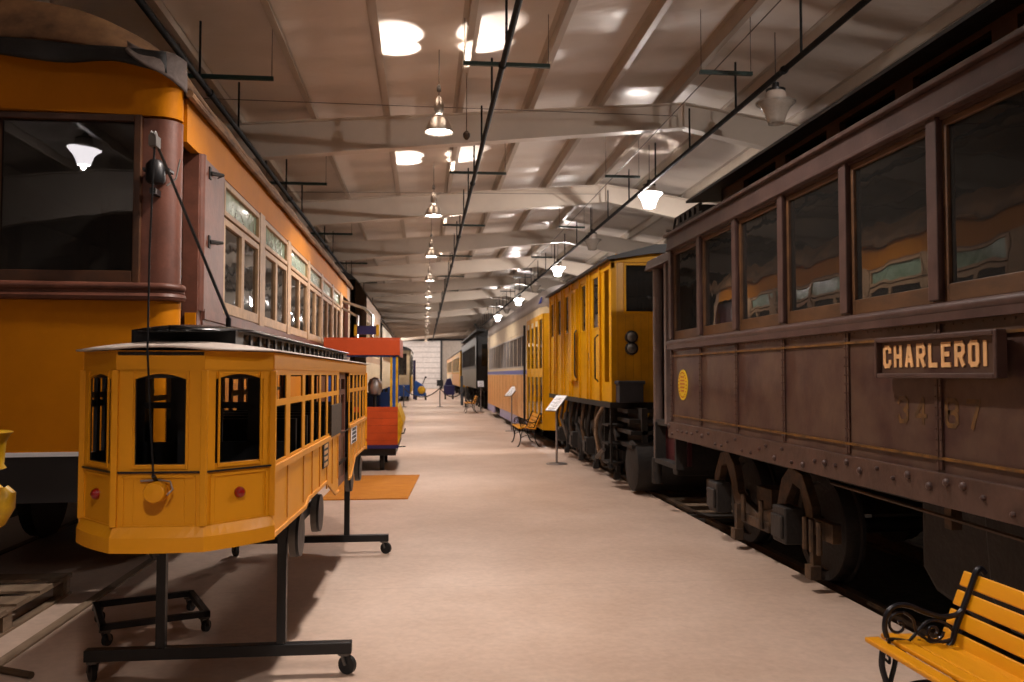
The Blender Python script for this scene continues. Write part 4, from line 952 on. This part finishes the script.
for a, b in ((e0, e1), (3.6, 4.2), (4.52, 5.02)):
    w = MB().frame('y', gy0-.015, gy0+.04, a, b, 2.46, 3.17, .03).build('end_window', 'yellow', G)
    MB().box(a+.03, b-.03, gy0+.02, gy0+.026, 2.49, 3.14).build('pane', 'glass', w)
for a, b, c, d in gh[:5]:
    w = MB().frame('x', gx0-.008, gx0+.03, a, b, c, d, .02).build('side_window', 'yellow', G)
    MB().box(gx0+.004, gx0+.01, a+.02, b-.02, c+.02, d-.02).build('pane', 'glass', w)
for y in (12.35, 13.1, 13.35, 14.02, 14.75, 15.0, 15.6, 15.85, 16.5, 16.75, 17.35): MB().box(gx0-.03, gx0+.01, y-.035, y+.035, 1.22, 3.2).build('wall_batten', 'yellow', G)
MB().box(gx0-.07, gx0, 14.08, 14.7, 1.5, 3.05).box(gx0-.09, gx0-.07, 14.35, 14.4, 1.5, 3.0).build('sliding_door', 'yellow', G, bevel=.008)
MB().tube([(gx0-.06, 14.05, 2.35), (gx0-.09, 14.05, 2.3), (gx0-.09, 14.05, 1.6), (gx0-.06, 14.05, 1.55)], .013, 6).tube([(gx0-.02, 12.45, 2.2), (gx0-.07, 12.45, 2.15), (gx0-.07, 12.45, 1.55), (gx0-.02, 12.45, 1.5)], .013, 6).build('grab_iron', 'black', G, True)
MB().box(gx0+.5, gx0+.54, 11.72, 12.9, 1.25, 3.2).box(gx0+.08, gx0+.5, 12.12, 12.16, 1.25, 3.2).build('doorway_shade_panel', 'black', G)  # black sheets stand in for the shade inside the cab doorway
MB().box(gx0-.01, gx0+.05, gy0, gy1, 3.1, 3.2).build('letterboard', 'yellow', G)
MB().prism([(gx0-.08, 3.2), (gx0-.08, 3.24), (3.2, 3.42), (3.9, 3.47), (4.6, 3.42), (gx1+.08, 3.24), (gx1+.08, 3.2), (4.6, 3.3), (3.9, 3.33), (3.2, 3.3)], gy0-.12, gy1+.12, 'y').build('roof', 'charcoal', G)
MB().prism([(gx0, 3.18), (gx1, 3.18), (4.6, 3.33), (3.9, 3.36), (3.2, 3.33)], gy0-.02, gy0+.02, 'y').build('roof_fascia', 'yellow', G)
for z in (2.13, 1.97):
    h = MB().lathe([(.09, 0), (.09, .05), (.06, .06)], (2.88, gy0, z), (0, -1, 0), 20).build('end_lamp', 'black', G, True)
    MB().lathe([(.07, 0), (.05, .02), (.02, .03)], (2.88, gy0-.055, z), (0, -1, 0), 20).build('lens', 'dull_steel', h, True)
for ch, l in letters('117', (gx0-.001, 13.33, 1.83), .12, .05, .03, .018, (0, -1, 0), (-.004, 0, 0)): l.build('numeral', 'brown_sash', G)
MB().box(2.66, 3.0, gy0-.22, gy0, 1.22, 1.5).box(2.64, 3.02, gy0-.24, gy0, 1.47, 1.52).build('end_box', 'slate_box', G, bevel=.01)
MB().box(gx0-.02, gx1, gy0, gy1, 1.14, 1.22).build('side_sill', 'soot', G)
mb = MB()
for y in (11.75, 12.15): mb.box(gx0, gx0+.03, y-.02, y+.02, .35, 1.2)
for z in (.36, .62, .88): mb.box(gx0-.03, gx0+.2, 11.75, 12.15, z, z+.025)
mb.build('entry_ladder', 'soot', G)
truck(G, 2.78, 3.1, (12.4, 13.9), .42, 4.68, 'soot'); truck(G, 2.78, 3.1, (15.2, 16.7), .42, 4.68, 'soot')
random.seed(5)
for k in range(9):
    y = 12.6+.55*k
    MB().tube([(2.72, y, 1.12), (2.68, y+.1, .75), (2.75, y+random.uniform(-.3, .3), .4), (2.8, y, .2)], random.choice([.02, .028, .035]), 8).build('hanger_rod', 'rust' if k % 2 else 'soot', G, True)
MB().tube([(gx0+.05, 12.3, 1.2), (gx0-.05, 12.45, .95), (gx0-.05, 12.5, .7), (gx0+.03, 12.55, .35)], .028, 10).build('air_hose', 'timber', G, True)
MB().lathe([(.1, -.05), (.3, -.02), (.34, 0), (.34, 2.2), (.1, 2.25)], (2.8, gy0-.35, .38), 'x', 30).build('rotary_broom', 'soot', G, True)
mb = MB()
for z, w in ((1.08, .3), (.95, .42), (.8, .5), (.62, .55)): mb.box(2.75, 5.0, gy0-w, gy0+.3, z, z+.05)
mb.box(2.9, 2.98, gy0-.5, gy0+.3, .3, 1.15).box(4.8, 4.88, gy0-.5, gy0+.3, .3, 1.15); mb.build('pilot_frame', 'soot', G)
for y in (13.2, 14.6, 15.9):
    MB().box(2.75, 3.3, y-.2, y+.2, .5, 1.12).build('air_reservoir' if y == 14.6 else 'equipment_box', 'soot', G, bevel=.03)
mb = MB().tube([(gx0-.06, 11.9, .55), (gx0-.12, 12.1, .42)], .03, 8); mb.build('step_hook', 'dull_steel', G)

# ---------------------------------------------------------------- cream and orange streamlined car
P = root('streetcar', (3.9, 26, 0), 'cream and tan-orange streetcar with a blue stripe and folding doors, beyond the yellow work car', 'streetcar')
px0, px1, py0, py1 = 2.6, 5.15, 18.3, 34.7
pw = [(21.6+k*1.04+.07, 21.6+(k+1)*1.04-.07, 1.8, 2.66) for k in range(12)]
MB().wall('x', px0, px0+.06, 21.45, py1, 1.72, 2.72, pw).build('window_band', 'cream', P)
MB().wall('x', px1-.06, px1, py0, py1, 1.72, 2.72, pw).build('window_band', 'cream', P)
for a, b, c, d in pw:
    w = MB().frame('x', px0-.008, px0+.04, a, b, c, d, .035).box(px0-.008, px0+.03, (a+b)/2-.02, (a+b)/2+.02, c, d).build('window', 'roof_grey', P)
    MB().box(px0+.015, px0+.02, a+.035, b-.035, c+.035, d-.035).build('pane', 'glass_clear', w)
MB().box(px0, px0+.06, 21.45, py1, .46, 1.62).box(px1-.06, px1, py0, py1, .46, 1.62).box(px0, px1, py1-.06, py1, .46, 2.9).build('side_panel', 'pcc_orange', P)
mb = MB()
for k in range(13): MB().box(px0-.006, px0+.01, 21.5+k*1.09, 21.53+k*1.09, .5, 1.6).build('joint_strip', 'tan_frame', P)
MB().box(px0-.008, px0+.06, 21.45, py1, 1.62, 1.73).build('stripe', 'royal', P)
MB().box(px0-.01, px0+.0, 21.45, py1, 1.73, 1.755).box(px0-.01, px0, 21.45, py1, 1.6, 1.62).build('stripe_edge', 'cream', P)
def arc(n, x0, x1, z0, z1): return [(x0+(x1-x0)*(.5-.5*math.cos(PI*k/n)), z0+(z1-z0)*math.sin(PI*k/n)**.8) for k in range(n+1)]
def pr_fn(zlo, zhi, ins, y_a, y_b):
    def fn(u, v):
        y = y_a+(y_b-y_a)*v; k = min(1, (y-y_a)/1.1+.02); w = (1.275-ins)*math.sqrt(max(.0, 1-(1-k)**2)*.5+.5)
        a = PI*u
        return (3.875-w*math.cos(a), y, zlo+(zhi-zlo)*max(0, math.sin(a))**.4*math.sqrt(max(.02, 1-(1-k)**2)))
    return fn
MB().grid(pr_fn(3.1, 3.7, .02, py0-.15, py1+.1), 20, 40).build('roof', 'roof_grey', P, True, solid=-.02)
MB().box(px0-.01, px0+.06, 19.0, py1, 2.72, 3.12).box(px1-.06, px1, 19.0, py1, 2.72, 3.12).build('fascia', 'cream', P)
MB().prism([(px0-.01, 19.0), (px0+.1, 18.6), (px0+.4, 18.25), (3.875, 18.1), (px1-.4, 18.25), (px1-.1, 18.6), (px1, 19.0), (px1-.2, 19.0), (3.875, 18.3), (px0+.15, 19.0)], 2.95, 3.12, 'z').build('front_visor', 'cream', P, True)
MB().grid(lambda u, v: (px0+.02+.02*u, 18.9+(py1-18.9)*v, 3.22+.13*u), 3, 30).build('roof_stripe', 'royal', P, True, solid=.012)
for k in range(4):        # folding door leaves
    a = 18.4+k*.74; b = a+.7
    w = MB().frame('x', px0-.02, px0+.03, a, b, .4, 2.95, .11).box(px0-.02, px0+.03, a+.1, b-.1, 1.55, 1.75).build('door_leaf', 'yellow', P, bevel=.005)
    MB().box(px0, px0+.01, a+.11, b-.11, .51, 2.84).build('pane', 'glass', w)
MB().prism([(px0, 18.4), (px0+.25, 18.2), (3.875, 18.05), (px1-.25, 18.2), (px1, 18.4), (px1-.1, 18.5), (3.875, 18.2), (px0+.1, 18.5)], .4, 1.75, 'z').prism([(px0, 18.4), (px0+.12, 18.28), (px0+.2, 18.4), (px0+.1, 18.5)], 1.75, 2.95, 'z').build('front_panel', 'yellow', P)
MB().box(3.0, 4.8, 18.17, 18.2, 1.75, 2.95).build('windshield', 'glass', P)
mb = MB()
mb.box(px0+.005, px0+.05, 23.8, 29.2, .2, .5).box(px0+.005, px0+.05, 31.4, py1, .2, .5).box(px0+.005, px0+.05, 21.4, 22.1, .2, .5)
mb.build('side_skirt', 'lilac', P)
truck(P, 2.85, 3.1, (22.2, 23.8), .36, 4.68, 'soot'); truck(P, 2.85, 3.1, (29.6, 31.2), .36, 4.68, 'soot')
MB().box(px0+.3, px1-.3, 18.6, py1, .4, .5).build('underframe', 'soot', P)
MB().tube([(px0-.08, 21.3, .3), (px0-.08, 21.3, 2.85)], .03, 8).build('door_post', 'black', P, True)

D = plain_car('interurban_car', 'charcoal car with a grey-green lower side and dark roof boards, beyond the cream car', 2.35, 4.95, 38.4, 53, 1.0, 1.9, 2.0, 3.0, 3.35, 3.7, 14, 'charcoal', 'grey_panel', 'canvas_dark', 'grease', 'black')
MB().box(2.3, 2.7, 37.6, 53, 3.55, 3.65).build('roof_walk', 'canvas_dark', D)
MB().prism([(2.4, 3.6), (2.55, 3.6), (2.3, 3.95), (2.22, 3.9)], 38.3, 38.5, 'y').build('roof_prop', 'soot', D)
E_ = plain_car('streetcar', 'yellow streetcar far down the right side, beyond the charcoal car', 2.45, 5.05, 57, 74, .8, 1.7, 1.8, 2.9, 3.2, 3.5, 9, 'yellow', 'pcc_orange', 'charcoal', 'cream')
MB().box(2.42, 2.45, 57.1, 58.6, .8, 3.2).build('door_bay', 'yellow', E_)
F_ = plain_car('streetcar', 'orange and cream streetcar farthest down the right side, near the back wall', 2.5, 5.1, 76, 93, .8, 1.7, 1.8, 2.9, 3.2, 3.5, 9, 'pcc_orange', 'cream', 'charcoal', 'cream')

# ---------------------------------------------------------------- information stands
def info(x, y, h, label, rz=.65):
    r = root('information_stand', (x, y, 0), label, 'sign stand', 'tilted information stands', local=True, rz=rz)
    MB().lathe([(.19, 0), (.19, .012), (.16, .022), (.03, .03)], (0, 0, 0), seg=32).build('base', 'steel', r, True)
    MB().tube([(0, 0, .02), (0, 0, h-.02)], .02, 12).build('post', 'steel', r, True)
    mt = Matrix.Translation((0, 0, h)) @ Matrix.Rotation(math.radians(-42), 4, 'Y')
    t = MB().box(-.2, .2, -.14, .14, -.01, .01, mt).build('sign_frame', 'dull_steel', r)
    MB().box(-.19, .19, -.13, .13, .01, .013, mt).build('sign_card', 'white', t)
    mb = MB(); random.seed(int(y))
    for k in range(8):
        mb.box(-.14+k*.036, -.13+k*.036, -.1, random.uniform(.02, .11), .013, .0136, mt)
    mb.box(-.17, -.155, -.09, .09, .013, .0136, mt); mb.build('print_lines', 'slate_box', t)
    return r
info(2.38, 15.2, 1.09, 'tilted white information card on a steel post beside the yellow work car')
info(2.5, 24.25, 1.13, 'tilted white information card on a steel post beside the cream and orange car')
info(2.5, 37.6, 1.2, 'white information card on a post beside the charcoal car', PI/2)

# ---------------------------------------------------------------- benches
def crv(P, n=5):
    P = [Vector(p) for p in P]; out = []
    for i in range(len(P)-1):
        a, b, c, d = P[max(i-1, 0)], P[i], P[i+1], P[min(i+2, len(P)-1)]
        for k in range(n):
            t = k/n; out.append(.5*((2*b)+(c-a)*t+(2*a-5*b+4*c-d)*t*t+(3*b-a-3*c+d)*t**3))
    return out+[P[-1]]
def bench(loc, rz, label, length=1.5):
    r = root('park_bench', loc, label, 'bench', 'yellow slatted park benches', local=True, rz=rz)
    # local: x = depth (0 front .. .62 back), y = 0..-length along
    seat = [(.0, .405), (.075, .42), (.155, .415), (.235, .40), (.315, .39)]
    for i, (x, z) in enumerate(seat):
        MB().box(x, x+.068, -length, .0, z, z+.022).build('seat_slat', 'slat', r, bevel=.006)
    bk = [(.385, .405, 72), (.415, .49, 68), (.447, .575, 68), (.479, .66, 66)]
    bk = [(.375+.034*i, .425+.083*i) for i in range(4)]
    for x, z in bk:
        mt = Matrix.Translation((x, 0, z)) @ Matrix.Rotation(math.radians(22), 4, 'Y')
        MB().box(-.011, .011, -length, 0, -.034, .036, mt).build('back_slat', 'slat', r, bevel=.006)
    for k, y in enumerate((-.1, -length+.1)):
        mb = MB()
        # back stile curling over the top
        mb.tube(crv([(.33, y, .40), (.355, y, .43), (.37, y, .48), (.395, y, .54), (.425, y, .61), (.458, y, .69), (.475, y, .73), (.495, y, .74), (.515, y, .72)]), .013, 10)
        mb.tube(crv([(.365, y, .40), (.3, y, .375), (.15, y, .395), (.03, y, .41)]), .011, 8)
        # front leg: two flats joining, back leg
        mb.tube(crv([(.03, y, .40), (.025, y, .33), (.045, y, .25), (.05, y, .16), (.03, y, .08), (.0, y, .015), (-.03, y, .012)]), .014, 8)
        mb.tube(crv([(.09, y, .41), (.085, y, .34), (.06, y, .25), (.05, y, .16)]), .011, 8)
        mb.tube(crv([(.04, y, .36), (.06, y, .34), (.06, y, .37), (.05, y, .375)]), .006, 6)
        mb.tube(crv([(.34, y, .38), (.36, y, .28), (.38, y, .16), (.43, y, .05), (.47, y, .012), (.5, y, .012)]), .014, 8)
        mb.tube(crv([(.05, y, .2), (.16, y, .25), (.28, y, .25), (.375, y, .18)]), .008, 8)
        mb.build('side_casting', 'iron', r, True)
        mb = MB()
        mb.tube(crv([(.40, y, .56), (.37, y, .54), (.30, y, .535), (.22, y, .56), (.16, y, .585), (.10, y, .59), (.055, y, .56), (.04, y, .50), (.05, y, .455)]), .012, 10)
        mb.tube(crv([(.05, y, .445), (.1, y, .44), (.2, y, .425), (.3, y, .425), (.37, y, .44), (.4, y, .48)]), .009, 8)
        for x in (.06, .13, .2, .27, .34): mb.tube([(x, y, .41), (x, y, .438)], .008, 6)
        def spiral(cx, cz, r0, a0, turns, sg):
            return [(cx+(r0*(1-.8*t))*math.cos(a0+sg*turns*2*PI*t), y, cz+(r0*(1-.8*t))*math.sin(a0+sg*turns*2*PI*t)) for t in [q/16 for q in range(17)]]
        mb.tube(spiral(.105, .505, .055, 1.2, 1.1, 1), .007, 6); mb.tube(spiral(.27, .47, .045, 0, 1.2, -1), .007, 6)
        mb.tube(crv([(.15, y, .43), (.2, y, .48), (.24, y, .515), (.3, y, .515), (.35, y, .48), (.37, y, .44)]), .007, 6)
        mb.tube(crv([(.13, y, .56), (.17, y, .53), (.19, y, .47), (.25, y, .43)]), .007, 6)
        mb.build('armrest', 'iron', r, True)
    return r
BN = bench((1.97, 3.68, 0), 0, 'yellow slatted park bench with black scrolled armrest, nearest, in the lower right corner')
copy_tree(BN, (2.1, 20.3, 0), label='yellow slatted park bench in front of the cream and orange car')
copy_tree(BN, (1.75, 37.2, 0), label='small far-off yellow slatted bench before the charcoal car')

# ---------------------------------------------------------------- rope barrier
for i, (x, lab) in enumerate(((-1.0, 'leftmost steel post of the rope barrier across the aisle'), (.8, 'middle steel post of the rope barrier, with a small dark notice on top'), (2.1, 'rightmost steel post of the rope barrier, by the charcoal car'))):
    r = root('barrier_post', (x, 42.8, 0), lab, 'post', 'rope barrier posts')
    MB().lathe([(.17, 0), (.17, .02), (.03, .04)], (x, 42.8, 0), seg=20).build('base', 'dull_steel', r, True)
    MB().tube([(x, 42.8, .03), (x, 42.8, 1.02)], .03, 10).build('post', 'dull_steel', r, True)
    MB().lathe([(.02, 1.0), (.045, 1.04), (.02, 1.09)], (x, 42.8, 0), seg=12).build('finial', 'steel', r, True)
    if i == 1: MB().box(x-.16, x+.16, 42.76, 42.79, 1.05, 1.35).build('notice', 'black', r)
for a, b, lab in ((-1.0, .8, 'sagging rope between the left and middle barrier posts'), (.8, 2.1, 'sagging rope between the middle and right barrier posts')):
    tag(MB().tube([(a+(b-a)*t, 42.8, .95-.5*4*t*(1-t)*.9) for t in [k/14 for k in range(15)]], .028, 6).build('barrier_rope', 'chain', smooth=True), lab, 'rope', 'barrier ropes')

# ---------------------------------------------------------------- far clutter
T = root('blue_cart', (-.3, 55, 0), 'small blue motor cart with a yellow round front, before the far door', 'cart')
MB().prism([(-.62, .25), (.1, .25), (.12, .7), (-.05, .95), (-.5, 1.25), (-.62, 1.2)], 54.6, 55.6, 'y').build('cowl', 'blue', T, bevel=.05)
MB().lathe([(.25, 0), (.22, .08), (.1, .12)], (-.15, 54.6, .65), (0, -1, 0), 20).build('round_nose', 'bright_yellow', T, True)
for x in (-.55, .05):
    for y in (54.8, 55.5): MB().lathe([(.08, 0), (.22, 0), (.22, .12), (.08, .12)], (x, y, .22), 'x', 18).build('wheel', 'rubber', T, True)
MB().tube([(-.1, 54.9, .95), (.05, 54.8, 1.35), (.15, 54.7, 1.5)], .03, 8).lathe([(.07, 0), (.07, .05)], (.1, 54.8, 1.45), (0, -1, 0), 12).build('steering_handle', 'black', T, True)
tag(MB().box(-.72, -.55, 57, 57.1, 0, 2.6).build('banner_post', 'navy'), 'tall dark blue upright panel standing left of the far blue cart', 'panel')
T2 = root('dark_machine', (1.6, 56, 0), 'dark blue-black machine standing right of the rope barrier in the distance', 'machine')
MB().box(1.3, 2.0, 55.8, 56.6, .3, .95).prism([(1.35, .95), (1.9, .95), (1.75, 1.4), (1.5, 1.35)], 56, 56.4, 'y').build('housing', 'navy', T2, bevel=.05)
for x in (1.35, 1.85): MB().lathe([(.05, 0), (.25, 0), (.25, .1), (.05, .1)], (x, 56.2, .25), 'x', 16).build('wheel', 'rubber', T2, True)
tag(MB().prism([(45.0, 0), (45.4, 0), (46.1, 1.5), (45.7, 1.55)], 1.95, 2.08, 'x').build('leaning_panel', 'slate_box'), 'grey panel leaning toward the charcoal car beyond the rope barrier', 'panel')
